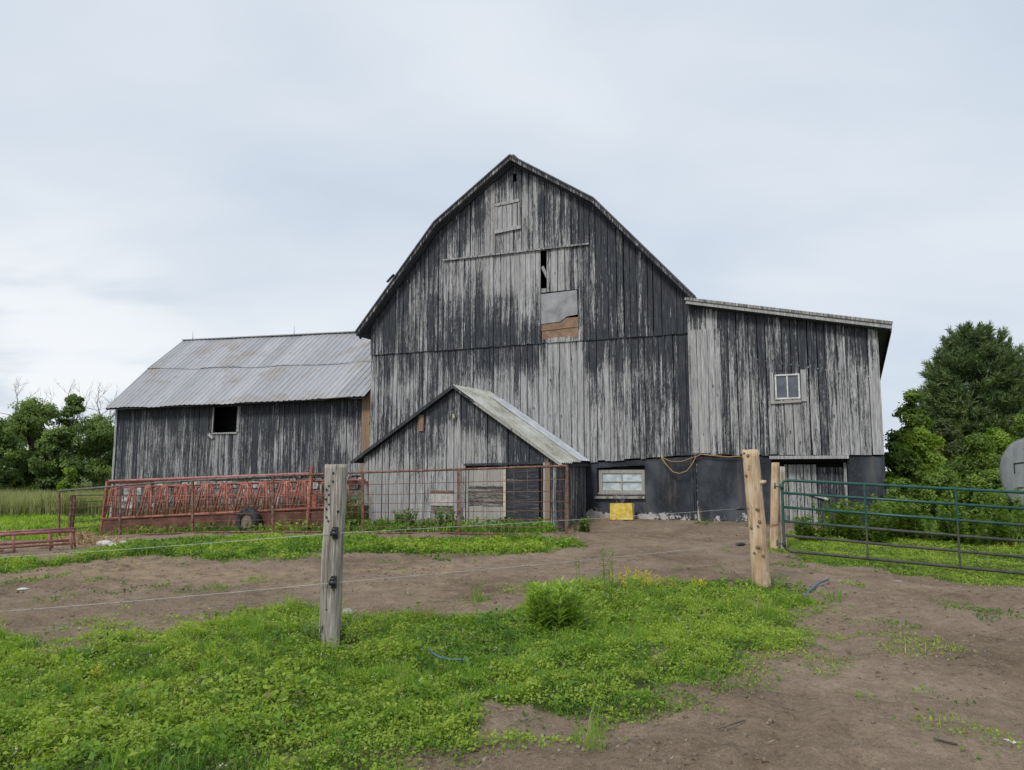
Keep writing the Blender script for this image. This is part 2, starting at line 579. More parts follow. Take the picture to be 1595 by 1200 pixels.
g = new_mat('whitewashed_stone'); co = objco(g)
oi = g.n('ShaderNodeObjectInfo').outputs['Random']
c = g.ramp(g.m('ADD', g.m('MULTIPLY', g.noise(co, 6, 5, .6), .7), g.m('MULTIPLY', oi, .3)), [(.30, (.06, .056, .052)), (.55, (.17, .165, .16)), (.72, (.52, .52, .53))])
out(g, principled(g, c, .9, .2, g.noise(co, 18, 5), .5, .03))

g = new_mat('mortar'); co = objco(g)
out(g, principled(g, g.ramp(g.noise(co, 8, 5), [(.3, (.10, .095, .09)), (.7, (.24, .23, .22))]), .95, .1, g.noise(co, 20, 4), .5))


def simple(name, c0, c1, scale, rough=.7, spec=.3, metal=0.0, c2=None, det=5, lo=.32, hi=.68):
    g = new_mat(name); co = objco(g)
    n = g.noise(co, scale, det, .62, .2)
    st = [(lo, c0), (hi, c1)] if c2 is None else [(lo, c0), ((lo + hi) / 2, c1), (hi, c2)]
    out(g, principled(g, g.ramp(n, st), rough, spec, n, .25, .01, metal))


simple('rust_red_paint', (.13, .07, .052), (.31, .115, .088), 4.5, .8, .15, c2=(.46, .21, .165))
simple('red_plate', (.07, .042, .034), (.13, .062, .05), 2.2, .85, .12, c2=(.19, .10, .082))
simple('pink_red_paint', (.19, .085, .075), (.36, .15, .135), 9, .6, .3, c2=(.43, .22, .19))
simple('rusty_pipe', (.07, .04, .028), (.17, .09, .065), 9, .8, .2, c2=(.25, .17, .14))
simple('dark_pipe', (.06, .055, .05), (.13, .115, .105), 7, .7, .3, c2=(.21, .18, .165))
simple('black_plastic', (.012, .012, .014), (.03, .03, .032), 20, .4, .5)
simple('tyre_rubber', (.02, .02, .022), (.06, .06, .062), 8, .85, .2)
simple('wheel_rim', (.10, .08, .06), (.26, .22, .17), 9, .6, .3)
simple('rope', (.22, .14, .07), (.40, .28, .15), 60, .9, .1)
simple('white_wire', (.34, .35, .35), (.55, .56, .56), 40, .6, .3)
simple('blue_hose', (.035, .07, .14), (.10, .17, .28), 30, .45, .4)
simple('yellow_panel', (.40, .27, .035), (.66, .49, .09), 9, .6, .3, c2=(.72, .60, .20))
simple('white_paint', (.42, .42, .41), (.70, .70, .69), 10, .6, .3)
simple('cream_paint', (.36, .32, .22), (.58, .54, .42), 10, .7, .25)
simple('board_panel', (.30, .27, .25), (.50, .47, .45), 8, .8, .2)
simple('plywood', (.17, .105, .07), (.29, .19, .13), 5, .8, .2)
simple('sheet_metal', (.17, .175, .185), (.25, .255, .265), 2.5, .6, .3, .1, c2=(.33, .335, .34))
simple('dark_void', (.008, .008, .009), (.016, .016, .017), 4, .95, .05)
simple('plastic_film', (.42, .50, .52), (.62, .70, .72), 4, .5, .3)
simple('stone_grey', (.16, .15, .14), (.36, .34, .32), 9, .9, .2)
simple('pale_stone', (.34, .33, .31), (.60, .58, .55), 9, .9, .2)
simple('clod', (.07, .05, .036), (.18, .135, .10), 9, .95, .1, c2=(.30, .25, .20))
simple('bark', (.05, .04, .032), (.15, .13, .11), 12, .95, .1)
simple('dead_wood', (.12, .11, .10), (.26, .245, .23), 12, .95, .1)
simple('tank_grey', (.23, .245, .26), (.35, .37, .385), 6, .55, .35, .15, c2=(.44, .46, .47))

g = new_mat('galvanised_tank'); co = objco(g)
n1 = g.noise(g.map(co, (4, 4, 1.2)), 1, 6, .65, .4); n2 = g.noise(g.map(co, (22, 22, 5)), 1, 5, .65)
c = g.ramp(n1, [(.3, (.20, .215, .225)), (.55, (.31, .325, .335)), (.75, (.39, .40, .405))])
c = g.mix(g.m('MULTIPLY', g.step(n2, .57, .68), .6), c, (.09, .085, .085))
out(g, principled(g, c, .55, .35, n2, .15, .01, .15))

g = new_mat('gate_green'); co = objco(g)
sx = g.n('ShaderNodeSeparateXYZ', {0: co}).outputs[2]
n = g.noise(co, 9, 5, .6); n2 = g.noise(co, 2.2, 4)
muck = g.step(g.m('ADD', g.m('MULTIPLY', sx, -1.0), g.m('MULTIPLY', n2, .7)), -.32, -.02)
c = g.mix(g.step(n, .35, .75), (.011, .058, .047), (.022, .095, .076))
c = g.mix(g.m('MULTIPLY', muck, .8), c, g.ramp(n, [(.3, (.045, .035, .028)), (.7, (.105, .085, .068))]))
out(g, principled(g, c, g.m('ADD', .4, g.m('MULTIPLY', muck, .4)), .4, n, .1))

g = new_mat('window_glass'); co = objco(g)
out(g, principled(g, g.ramp(g.noise(co, 5, 4), [(.3, (.055, .062, .075)), (.7, (.12, .13, .15))]), .16, .6))

g = new_mat('hazy_glass'); co = objco(g)
out(g, principled(g, g.ramp(g.noise(g.map(co, (2.5, 1, 4)), 2, 5, .6), [(.3, (.30, .36, .38)), (.55, (.50, .57, .59)), (.75, (.62, .67, .68))]), .25, .5))


def leafmat(name, trans=.3, rough=.55):
    g = new_mat(name)
    c = g.attr('col').outputs['Color']
    p = principled(g, c, rough, .25)
    t = g.n('ShaderNodeBsdfTranslucent', {0: g.mix(1.0, c, (1.25, 1.3, .55), 'MULTIPLY')}).outputs[0]
    mx = g.n('ShaderNodeMixShader', {0: trans, 1: p, 2: t}).outputs[0]
    out(g, mx)


leafmat('grass_leaf', .42)
leafmat('tree_leaf', .40)
leafmat('needle', .15, .6)
leafmat('straw', .1, .8)

g = new_mat('ground'); co = objco(g)
gm = g.attr('grass').outputs['Fac']; st = g.attr('straw').outputs['Fac']
a = g.noise(co, .55, 5, .6, .3); b = g.noise(co, 4.5, 6, .68, .4); c1 = g.noise(co, 26, 5, .7, .3); c2 = g.noise(co, 95, 4, .7)
v = g.m('ADD', g.m('MULTIPLY', a, .42), g.m('ADD', g.m('MULTIPLY', b, .30), g.m('MULTIPLY', c1, .28)))
dirt = g.ramp(v, [(.35, (.095, .066, .045)), (.45, (.195, .143, .101)), (.55, (.285, .217, .158)), (.65, (.385, .305, .23))])
fib = g.noise(g.map(co, (60, 22, 30), rot=(0, 0, .5)), 1, 4, .7, 1.5)
dirt = g.mix(g.m('MULTIPLY', g.step(fib, .55, .68), .6), dirt, (.36, .30, .235))
dirt = g.mix(g.m('MULTIPLY', g.step(c2, .53, .66), .6), dirt, (.06, .045, .034))
dirt = g.mix(g.m('MULTIPLY', st, g.step(b, .40, .62)), dirt, (.33, .245, .155))
gc = g.ramp(b, [(.3, (.024, .045, .010)), (.55, (.05, .085, .018)), (.75, (.085, .12, .03))])
mk = g.step(g.m('ADD', gm, g.m('MULTIPLY', g.m('SUBTRACT', b, .5), .8)), .35, .65)
colr = g.mix(g.m('MULTIPLY', mk, .85), dirt, gc)
h = g.m('ADD', g.m('MULTIPLY', b, .6), g.m('ADD', g.m('MULTIPLY', c1, .5), g.m('MULTIPLY', c2, .28)))
out(g, principled(g, colr, .95, .12, h, .9, .06))

# ------------------------------------------------------------------ ground sheet


def axis(lo, a, b, hi, step, grow=1.22):
    mid = list(np.arange(a, b + 1e-6, step))
    r, s = [], step
    x = b
    while x < hi:
        s *= grow; x += s; r.append(min(x, hi))
    l, s = [], step
    x = a
    while x > lo:
        s *= grow; x -= s; l.append(max(x, lo))
    return np.array(l[::-1] + mid + r)


xs = axis(-900, -9, 10, 900, .05, 1.16)
ys = axis(-60, 3.4, 13, 1500, .05, 1.05)
X, Y = np.meshgrid(xs, ys)
Z = gz(X, Y) + relief(X, Y)
mg = np.maximum.reduce([mask_lawn(X, Y), mask_strip(X, Y) * .8, mask_gate(X, Y) * .9, mask_far(X, Y), mask_patch(X, Y) * .3])
sd = fbm(X * .45, Y * .45, 61)
yard = sstep(Y, 9.5, 11.5) * (1 - sstep(Y, 15, 17.5)) * (1 - sstep(X, 1.5, 4))
strw = np.clip(sstep(sd, .42, .62) * yard * 1.1, 0, 1)
hp = ground_at(128, 848)
strw = np.maximum(strw, sstep(1 - np.hypot(X - hp[0], (Y - hp[1]) * .6) / 1.3, 0, .5))
Z = Z + .02 * mg
ny, nx = X.shape
idx = np.arange(nx * ny).reshape(ny, nx)
quads = np.stack([idx[:-1, :-1], idx[:-1, 1:], idx[1:, 1:], idx[1:, :-1]], -1).reshape(-1, 4)
go = np_mesh('ground', np.stack([X, Y, Z], -1).reshape(-1, 3), quads, MAT['ground'], attrs={'grass': mg.ravel(), 'straw': strw.ravel()}, smooth=True)
tag(go, 'brown trodden dirt yard and grassy ground around the barn', None, kind='structure')


def gzr(x, y):
    return gz(x, y) + relief(np.asarray(x, float), np.asarray(y, float))


def gzr1(x, y):
    return float(gzr(np.array([x]), np.array([y]))[0])



# ------------------------------------------------------------------ barn buildings
WEAR = np.array([  # where the old black paint has worn back to grey wood, seen on the front walls (pixel, wear)
    (795, 262, .15), (790, 300, .55), (790, 340, .8), (812, 330, .75), (770, 330, .5), (740, 330, .2), (850, 330, .3), (880, 340, .25), (920, 340, .1),
    (700, 345, .08), (660, 400, .1), (720, 370, .25), (780, 375, .6), (860, 370, .35), (905, 370, .3), (950, 400, .15), (1000, 440, .15), (1040, 460, .1),
    (620, 470, .2), (600, 500, .12), (650, 480, .4), (650, 520, .35), (700, 420, .4), (700, 450, .5), (740, 400, .7), (770, 430, .85), (800, 420, .85), (830, 420, .85),
    (700, 480, .25), (740, 480, .2), (790, 475, .4), (820, 480, .5), (740, 520, .15), (800, 520, .2), (830, 520, .25), (870, 420, .6), (885, 410, .5), (920, 420, .45),
    (930, 470, .4), (915, 510, .35), (960, 450, .2), (960, 510, .3), (1000, 500, .25), (1040, 500, .2),
    (600, 560, .3), (640, 560, .25), (700, 550, .15), (760, 545, .1), (820, 545, .1), (870, 540, .85), (890, 560, .9), (925, 540, .1), (980, 535, .08), (1040, 530, .05), (1065, 600, .08),
    (600, 600, .6), (630, 600, .65), (660, 600, .5), (700, 590, .6), (600, 650, .45), (640, 650, .4), (760, 600, .65), (790, 620, .7), (820, 620, .65), (840, 660, .7),
    (870, 620, .85), (880, 680, .85), (905, 640, .8), (930, 600, .5), (960, 590, .55), (985, 580, .5), (1010, 600, .4), (1040, 590, .3), (940, 680, .7), (980, 690, .6),
    (1010, 680, .45), (1040, 680, .4), (1065, 690, .25), (1060, 560, .1)])
WEAR_LEAN = np.array([(1090, 490, .3), (1095, 530, .85), (1110, 560, .8), (1085, 600, .8), (1110, 650, .7), (1130, 500, .2), (1180, 500, .15), (1250, 510, .15), (1300, 520, .15), (1350, 530, .35),
    (1140, 560, .4), (1170, 600, .5), (1190, 560, .25), (1190, 660, .6), (1220, 560, .3), (1220, 660, .8), (1250, 660, .75), (1270, 580, .35), (1290, 600, .5),
    (1310, 560, .55), (1330, 600, .7), (1360, 600, .85), (1340, 680, .8), (1290, 680, .5), (1130, 680, .45), (1375, 680, .9), (1160, 690, .45)])
WEAR_WING = np.array([(200, 650, .08), (260, 650, .05), (320, 650, .05), (400, 650, .05), (480, 640, .03), (550, 640, .1), (560, 670, .45), (200, 690, .3), (230, 700, .45), (255, 680, .6),
    (270, 710, .5), (300, 700, .35), (330, 690, .5), (350, 700, .5), (370, 680, .5), (400, 700, .25), (440, 700, .5), (470, 690, .25), (500, 690, .4), (520, 670, .4), (540, 680, .6),
    (200, 740, .4), (300, 740, .45), (400, 735, .3), (500, 725, .35), (350, 740, .5)])
WEAR_SHED = np.array([(705, 620, .1), (680, 650, .1), (650, 660, .3), (620, 670, .15), (590, 690, .15), (600, 720, .4), (620, 750, .6), (640, 720, .5), (660, 690, .35), (690, 680, .45),
    (720, 660, .4), (730, 690, .75), (700, 720, .65), (770, 700, .5), (800, 690, .1), (840, 710, .1), (760, 660, .15), (580, 750, .75), (600, 790, .9), (640, 790, .9), (620, 770, .8),
    (680, 740, .5), (720, 740, .6), (690, 800, .7), (860, 780, .2)])


def wear_at(tab, px, py):
    d2 = (tab[:, 0] - px) ** 2 + ((tab[:, 1] - py) * .75) ** 2 + 30
    w = 1 / d2 ** 1.7
    return float((w * tab[:, 2]).sum() / w.sum())


class Bld:
    def __init__(s, name, u0, label, cat, wear, wk=1.02):
        s.u0 = u0; s.wear = wear; s.wk = wk
        s.root = empty(name, uyz_world(u0, 0, 0), -YAW)
        tag(s.root, label, cat)

    def edges(s, a, b, snaps=(), wm=.25, jit=.3):
        es = [a] + sorted(x for x in snaps if a + .03 < x < b - .03) + [b]
        res = [a]
        for p, q in zip(es[:-1], es[1:]):
            n = max(1, round((q - p) / wm))
            ws = np.array([1 + random.uniform(-jit, jit) for _ in range(n)])
            ws = ws / ws.sum() * (q - p)
            res += list(p + np.cumsum(ws))
        return res

    def boards(s, a, b, zb, zt, y, holes=(), mat='barn_wood', wm=.25, wearadd=0.0, ragged=.03, gap=.013, th=.028, name='board', n=6, parent=None, jit=.3, snaps=(), wearfix=None):
        sn = [h for H in holes for h in H[:2]] + list(snaps)
        es = s.edges(a, b, sn, wm, jit)
        for ua, ub in zip(es[:-1], es[1:]):
            um = (ua + ub) / 2
            spans = [(None, None)]
            for (ha, hb, hz0, hz1) in holes:
                if ha < um < hb:
                    new = []
                    for (lo, hi) in spans:
                        l = zb(um) if lo is None else lo
                        h = zt(um) if hi is None else hi
                        if hz1 <= l or hz0 >= h:
                            new.append((lo, hi)); continue
                        if hz0 - l > .05:
                            new.append((lo, hz0))
                        if h - hz1 > .05:
                            new.append((hz1, hi))
                    spans = new
            for lo, hi in spans:
                s.board(ua + gap * random.uniform(.2, 1.3), ub - gap * random.uniform(.2, 1.3), zb if lo is None else (lambda u, v=lo: v), zt if hi is None else (lambda u, v=hi: v),
                        y, mat, wearadd, ragged if lo is None else .004, th, name, n, parent, wearfix)

    def board(s, ua, ub, zb, zt, y, mat='barn_wood', wearadd=0.0, ragged=.03, th=.028, name='board', n=6, parent=None, wearfix=None):
        rnd = random.random()
        yy = y + random.uniform(-.008, .008)
        tw = random.uniform(-.008, .008)
        rg = random.uniform(-ragged, ragged)
        bow = random.uniform(-.01, .01)
        vs, wv = [], []
        wr = random.uniform(-.15, .15) if wearfix is None else 0
        for k in range(n + 1):
            t = k / n
            bo = bow * 4 * t * (1 - t)
            row = []
            for u, sg in ((ua, -1), (ub, 1)):
                z = zb(u) + rg + (zt(u) - zb(u) - rg) * t
                row.append((u, yy + tw * sg + bo, z))
            (x0, y0, z0), (x1, y1, z1) = row
            vs += [(x0 - s.u0, y0, z0), (x1 - s.u0, y1, z1), (x1 - s.u0, y1 + th, z1), (x0 - s.u0, y0 + th, z0)]
            for u, _, z in row:
                pass
            if wearfix is None:
                ws = [min(max(wear_at(s.wear, *uz_to_px(u, z, -y)) * s.wk + wr + wearadd, 0), 1) for u, _, z in row]
            else:
                ws = [wearfix, wearfix]
            wv += [ws[0], ws[1], ws[1], ws[0]]
        fs = [(0, 3, 2, 1), tuple(n * 4 + i for i in range(4))]
        for k in range(n):
            o = k * 4
            for i in range(4):
                j = (i + 1) % 4
                fs.append((o + i, o + j, o + 4 + j, o + 4 + i))
        b = MB(); b._add(vs, fs)
        return b.build(name, MAT[mat], parent or s.root, attrs={'wear': wv, 'rnd': rnd}, fix=False)

    def plank(s, a, b, w, th, mat, name, parent=None, wear=.8, up=(0, 0, 1)):
        """a straight piece between two (u, y, z) points"""
        A = (a[0] - s.u0, a[1], a[2]); B = (b[0] - s.u0, b[1], b[2])
        m = MB().beam(A, B, th, w, up)
        return m.build(name, MAT[mat], parent or s.root, attrs={'wear': wear, 'rnd': random.random()})

    def box(s, u0, u1, y0, y1, z0, z1, mat, name, parent=None, wear=.5):
        m = MB().box((u0 - s.u0, y0, z0), (u1 - s.u0, y1, z1))
        return m.build(name, MAT[mat], parent or s.root, attrs={'wear': wear, 'rnd': random.random()})

    def wallgrid(s, u0, u1, zb, zt, y, holes, mat, name, wearf, step=.12, rough=.025, th=.35):
        """rough masonry face with openings"""
        us = sorted(set([u0, u1] + [h for H in holes for h in H[:2]]))
        ug = []
        for p, q in zip(us[:-1], us[1:]):
            ug += list(np.linspace(p, q, max(2, int((q - p) / step) + 1)))[:-1]
        ug.append(u1)
        vs_ = sorted(set([0, 1]))
        zs = set()
        H0 = zt(u0) - zb(u0)
        for H in holes:
            um = (H[0] + H[1]) / 2
            zs |= {(H[2] - zb(um)) / (zt(um) - zb(um)), (H[3] - zb(um)) / (zt(um) - zb(um))}
        zs = sorted({0., 1.} | {min(max(z, 0), 1) for z in zs})
        vg = []
        for p, q in zip(zs[:-1], zs[1:]):
            vg += list(np.linspace(p, q, max(2, int((q - p) * H0 / step) + 1)))[:-1]
        vg.append(1.)
        nu, nv = len(ug), len(vg)
        V, W = [], []
        for v in vg:
            for u in ug:
                z = zb(u) + v * (zt(u) - zb(u))
                d = (float(fbm(np.array(u * 2.1), np.array(z * 2.1), 71)) - .5) * 2 * rough + (float(vnoise(np.array(u * 9), np.array(z * 9), 5)) - .5) * rough * .5
                V.append((u - s.u0, y + d, z)); W.append(wearf(u, z))
        Fs = []
        for j in range(nv - 1):
            for i in range(nu - 1):
                uc, vc = (ug[i] + ug[i + 1]) / 2, (vg[j] + vg[j + 1]) / 2
                zc = zb(uc) + vc * (zt(uc) - zb(uc))
                if any(H[0] < uc < H[1] and H[2] < zc < H[3] for H in holes):
                    continue
                Fs.append((j * nu + i, j * nu + i + 1, (j + 1) * nu + i + 1, (j + 1) * nu + i))
        b = MB(); b._add(V, Fs, True)
        w = list(W)
        # reveals of the openings, the back and the ends
        for H in holes:
            a0, a1, z0, z1 = H[0] - s.u0, H[1] - s.u0, H[2], H[3]
            for q in (((a0, z0), (a0, z1)), ((a0, z1), (a1, z1)), ((a1, z1), (a1, z0)), ((a1, z0), (a0, z0))):
                (xa, za), (xb, zb_) = q
                b._add([(xa, y - .01, za), (xb, y - .01, zb_), (xb, y + th, zb_), (xa, y + th, za)], [(0, 1, 2, 3)]); w += [.3] * 4
        for ue in (u0, u1):
            b._add([(ue - s.u0, y, zb(ue)), (ue - s.u0, y, zt(ue)), (ue - s.u0, y + th, zt(ue)), (ue - s.u0, y + th, zb(ue))], [(0, 1, 2, 3)]); w += [.3] * 4
        b._add([(u0 - s.u0, y, zt(u0)), (u1 - s.u0, y, zt(u1)), (u1 - s.u0, y + th, zt(u1)), (u0 - s.u0, y + th, zt(u0))], [(0, 1, 2, 3)]); w += [.1] * 4
        return b.build(name, MAT[mat], s.root, attrs={'wear': w}, fix=False)

    def window(s, u0, u1, z0, z1, y, cols, rows, fw, frame_mat, glass_mat, bar=.03, out_trim=None):
        w = s.box(u0 + fw, u1 - fw, y + .035, y + .045, z0 + fw, z1 - fw, glass_mat, 'window')
        m = MB()
        for a, b, c, d in ((u0, u1, z1 - fw, z1), (u0, u1, z0, z0 + fw), (u0, u0 + fw, z0 + fw, z1 - fw), (u1 - fw, u1, z0 + fw, z1 - fw)):
            m.box((a - s.u0, y, c), (b - s.u0, y + .06, d))
        fr = m.build('frame', MAT[frame_mat], w, attrs={'wear': .9, 'rnd': .3})
        for k in range(1, cols):
            x = u0 + fw + (u1 - u0 - 2 * fw) * k / cols
            s.box(x - bar / 2, x + bar / 2, y + .005, y + .034, z0 + fw, z1 - fw, frame_mat, 'glazing_bar', w, .9)
        for k in range(1, rows):
            z = z0 + fw + (z1 - z0 - 2 * fw) * k / rows
            s.box(u0 + fw, u1 - fw, y + .008, y + .033, z - bar / 2, z + bar / 2, frame_mat, 'glazing_bar', w, .9)
        return w


def lin(p, q):
    (a, za), (b, zb) = p, q
    return lambda u: za + (zb - za) * (u - a) / (b - a)


def pwl(pts):
    xs_, zs_ = [p[0] for p in pts], [p[1] for p in pts]
    return lambda u: float(np.interp(u, xs_, zs_))


# ---- main gambrel barn
UL, UR = bu(578, 540), bu(1076, 560)
barn = Bld('gambrel_barn', UL, 'tall weathered gambrel barn with peeling black boards on its gable', 'barn', WEAR)
RK = .38
prof = [bp(555, 518, RK), bp(677, 347, RK), bp(795, 243, RK), bp(925, 310, RK), bp(1083, 463, RK)]
prof[0] = (prof[0][0], prof[0][1]); zmin = min(prof[0][1], prof[4][1])
zr = pwl(prof)
TH = .13
sill = pwl([(UL, 1.72), bp(910, 720), bp(1080, 709), (UR + .5, 1.95)])
seam = lin(bp(578, 552), bp(1070, 518))
t1, t2 = bp(691, 404, .06), bp(918, 378, .06)
tline = lin(t1, t2)
soff = lambda u: zr(u) - TH - .02


def mid_top(u):
    return min(soff(u), tline(u) + .02) if t1[0] - .001 <= u <= t2[0] + .001 else soff(u)


barn.boards(UL, UR, sill, lambda u: seam(u) + .1, 0.0, wm=.205)
h1 = (bu(843, 420), bu(852, 420), bz(848, 450), bz(848, 391))
h2 = (bu(844.5, 490), bu(901, 490), bz(870, 526), bz(870, 454))
barn.boards(UL, UR, lambda u: seam(u) - .04, mid_top, -.05, holes=(h1, h2), ragged=.01, wm=.205, snaps=(t1[0], t2[0]))
vent = (bu(799.5, 276, .1), bu(804.5, 276, .1), bz(802, 283, .1), bz(802, 270, .1))
barn.boards(t1[0], t2[0], lambda u: tline(u) - .03, soff, -.095, holes=(vent,), wm=.205, ragged=.02)
# patched opening: battens, a metal sheet and bare plywood
u0, u1 = h2[0], h2[1]
zs0, zs1, zs2 = bz(870, 527, .06), bz(870, 503, .06), bz(870, 455, .06)
ply = MB().prism([(u0 - UL + .01, zs0), (u1 - UL + .04, zs0), (u1 - UL + .01, zs1 + .14), (u0 - UL + .01, zs1 + .14)], -.05, -.03)
ply.build('plywood_patch', MAT['plywood'], barn.root)
barn.plank((u0, -.062, bz(870, 513, .06)), (u1 + .02, -.062, bz(890, 509, .06)), .035, .02, 'brown_wood', 'batten', wear=.9)
sm = MB().prism([(u0 - UL, zs1), (u0 - UL + .65, zs1 + .03), (u0 - UL + .9, zs1 + .18), (u1 - UL + .0, zs1 + .22), (u1 - UL - .02, zs2), (u0 - UL, zs2 - .02)], -.075, -.065)
sm.build('metal_sheet', MAT['sheet_metal'], barn.root)
barn.plank((bu(844, 420), .05, bz(844, 415)), (bu(852, 420), .05, bz(852, 432)), .1, .04, 'barn_wood', 'brace', wear=.9)
# loft hatch under the peak
ha, hb, hz0, hz1 = bu(773, 340, .1), bu(808, 340, .1), bz(790, 360, .1), bz(790, 318, .1)
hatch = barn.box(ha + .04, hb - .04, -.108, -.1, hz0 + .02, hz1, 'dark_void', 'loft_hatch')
barn.boards(ha + .05, hb - .05, lambda u: hz0 + .03, lambda u: hz1 - .02, -.135, wm=.19, parent=hatch, wearfix=.78, ragged=.01)
barn.plank((ha - .05, -.155, hz0 - .0), (hb + .1, -.155, hz0 + .06), .12, .03, 'barn_wood', 'batten', hatch, .85)
barn.plank((ha - .06, -.155, hz1), (hb + .03, -.155, hz1 + .05), .10, .03, 'barn_wood', 'batten', hatch, .8)
barn.plank((ha + .02, -.138, hz0 + .07), (ha + .02, -.138, hz1 - .05), .09, .026, 'barn_wood', 'batten', hatch, .85)
barn.plank((hb + .02, -.138, hz0 + .1), (hb + .02, -.138, hz1 - .03), .07, .026, 'barn_wood', 'batten', hatch, .9)
# lip under the upper boards
barn.plank((t1[0], -.11, tline(t1[0]) - .05), (t2[0], -.11, tline(t2[0]) - .05), .05, .03, 'barn_wood', 'drip_board', wear=.55)
# roof: four slopes
DEPTH = 17.0
m = MB()
for (ua, za), (ub, zb_) in zip(prof[:-1], prof[1:]):
    m.prism([(ua - UL, za), (ub - UL, zb_), (ub - UL, zb_ - TH), (ua - UL, za - TH)], -RK, DEPTH + .4)
m.build('roof', MAT['old_roofing'], barn.root)
for i, ((ua, za), (ub, zb_)) in enumerate(zip(prof[:-1], prof[1:])):
    barn.plank((ua, -RK - .02, za - .075), (ub, -RK - .02, zb_ - .075), .13, .03, 'barn_wood', 'rake_board', wear=.3, up=(0, 0, 1))
    barn.plank((ua, -RK - .03, za + .015), (ub, -RK - .03, zb_ + .015), .045, .09, 'old_roofing', 'roof_edge', wear=.3)
    # rafter under the overhang
    barn.plank((ua, -.16, za - TH - .06), (ub, -.16, zb_ - TH - .06), .09, .06, 'barn_wood', 'lookout_rafter', wear=.05)
barn.plank((prof[2][0], -RK + .02, prof[2][1] + .02), (prof[2][0], DEPTH + .4, prof[2][1] + .02), .04, .24, 'old_roofing', 'ridge_cap')
# a loose bit of roofing on the left slope
p = bp(607, 437, RK); barn.plank((p[0] - .1, -RK - .02, p[1] - .06), (p[0] + .18, -RK, p[1] + .2), .03, .12, 'old_roofing', 'loose_roofing')
# side and rear walls
m = MB()
m.box((0.02, .03, -.3), (.1, DEPTH, zr(UL) - .2)); m.box((UR - UL - .1, .03, -.3), (UR - UL - .02, DEPTH, zr(UR) - .2))
m.prism([(0.1, -.3), (0.1, zr(UL) - .2)] + [(u - UL, z - TH - .02) for u, z in prof[1:4]] + [(UR - UL - .1, zr(UR) - .2), (UR - UL - .1, -.3)], DEPTH - .06, DEPTH)
m.build('side_wall', MAT['barn_wood'], barn.root)
MAT['floor'] = MAT['dark_void']
barn.box(UL + .12, UR - .12, .1, DEPTH - .1, 1.55, 1.65, 'dark_void', 'loft_floor')
# foundation with its window
wu0, wu1, wz0, wz1 = bu(929, 750), bu(1004, 750), bz(965, 771), bz(965, 727)


def fwear(u, z):
    w = .15 + (.2 + .5 * float(vnoise(np.array(u * 1.1), np.array(.5), 3))) * max(0, 1 - abs(z - .08) / .38)
    w += .45 * max(0, 1 - math.hypot((u - (wu0 + wu1) / 2) / 1.2, (z - (wz0 - .1)) / .3))
    w += .25 * max(0, 1 - math.hypot((u - wu1 - .3) / .4, (z - 1.0) / .5))
    return min(w, .8)


barn.wallgrid(UL, bu(1085, 760) - .02, lambda u: -.25, lambda u: sill(u) - .03, .06, [(wu0, wu1, wz0, wz1)], 'foundation_black', 'foundation', fwear, step=.14)
w = barn.window(wu0 + .04, wu1 - .02, wz0 + .03, wz1 - .1, .13, 2, 2, .11, 'pale_wood', 'hazy_glass', .035)
barn.box(wu0 + .01, wu1 - .01, .09, .2, wz0 + .002, wz0 + .06, 'pale_wood', 'sill', w, .8)
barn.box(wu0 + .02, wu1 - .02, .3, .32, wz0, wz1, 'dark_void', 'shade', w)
barn.plank((wu0 - .05, -.02, wz0 - .09), (wu1 + .0, -.02, wz0 - .07), .07, .05, 'pale_wood', 'ledge', w, .6)

# ---- lean-to
LY = -.12
LL, LR = bu(1073, 600, -LY), bu(1374, 640, -LY)
lean = Bld('lean_to', LL, 'grey boarded lean-to with a small two pane window and black foundation', 'barn annex', WEAR_LEAN, .84)
lt0, lt1 = bp(1068, 464, .42), bp(1389, 502, .42)
lzr = lin(lt0, lt1)
lsill = lin(bp(1085, 709, .12), bp(1380, 709, .12))
lw = (bu(1207, 600, .12), bu(1246, 600, .12), bz(1226, 622, .12), bz(1226, 583, .12))
lean.boards(LL, LR, lsill, lambda u: lzr(u) - .2, LY, holes=(lw,), wm=.26, ragged=.025)
lean.boards(bu(1074, 520, .15), bu(1122, 520, .15), lambda u: lsill(u) + .03, lambda u: bz(1100, 513, .15), LY - .03, wm=.24, ragged=.03, name='patch_board', wearadd=.1)
w = lean.window(lw[0], lw[1], lw[2], lw[3], LY - .02, 2, 1, .045, 'white_paint', 'window_glass', .035)
lean.plank((lw[0] - .08, LY - .03, lw[2] - .06), (lw[0] - .08, LY - .03, lw[3] + .06), .1, .03, 'barn_wood', 'trim', w, .9)
lean.plank((lw[1] + .1, LY - .03, lw[2] - .08), (lw[1] + .1, LY - .03, lw[3] + .1), .14, .03, 'barn_wood', 'trim', w, .95)
lean.plank((lw[0] - .13, LY - .035, lw[2] - .09), (lw[1] + .02, LY - .035, lw[2] - .07), .07, .05, 'pale_wood', 'sill', w, .9)
LD = 12.0
m = MB(); m.prism([(lt0[0] - LL, lt0[1]), (lt1[0] - LL, lt1[1]), (lt1[0] - LL, lt1[1] - .09), (lt0[0] - LL, lt0[1] - .09)], -.42, LD + .3)
m.build('roof', MAT['sheet_metal'], lean.root)
lean.plank((lt0[0], -.41, lt0[1] - .135), (lt1[0], -.41, lt1[1] - .135), .09, .04, 'barn_wood', 'fascia_board', wear=.85)
lean.plank((lt0[0] - .02, -.445, lt0[1] - .03), (lt1[0] + .02, -.445, lt1[1] - .03), .08, .04, 'pale_wood', 'fascia_board', wear=.55)
lean.plank((LL + .08, -.27, lzr(LL) - .17), (lt1[0], -.27, lt1[1] - .17), .1, .2, 'barn_wood', 'soffit', wear=.0)
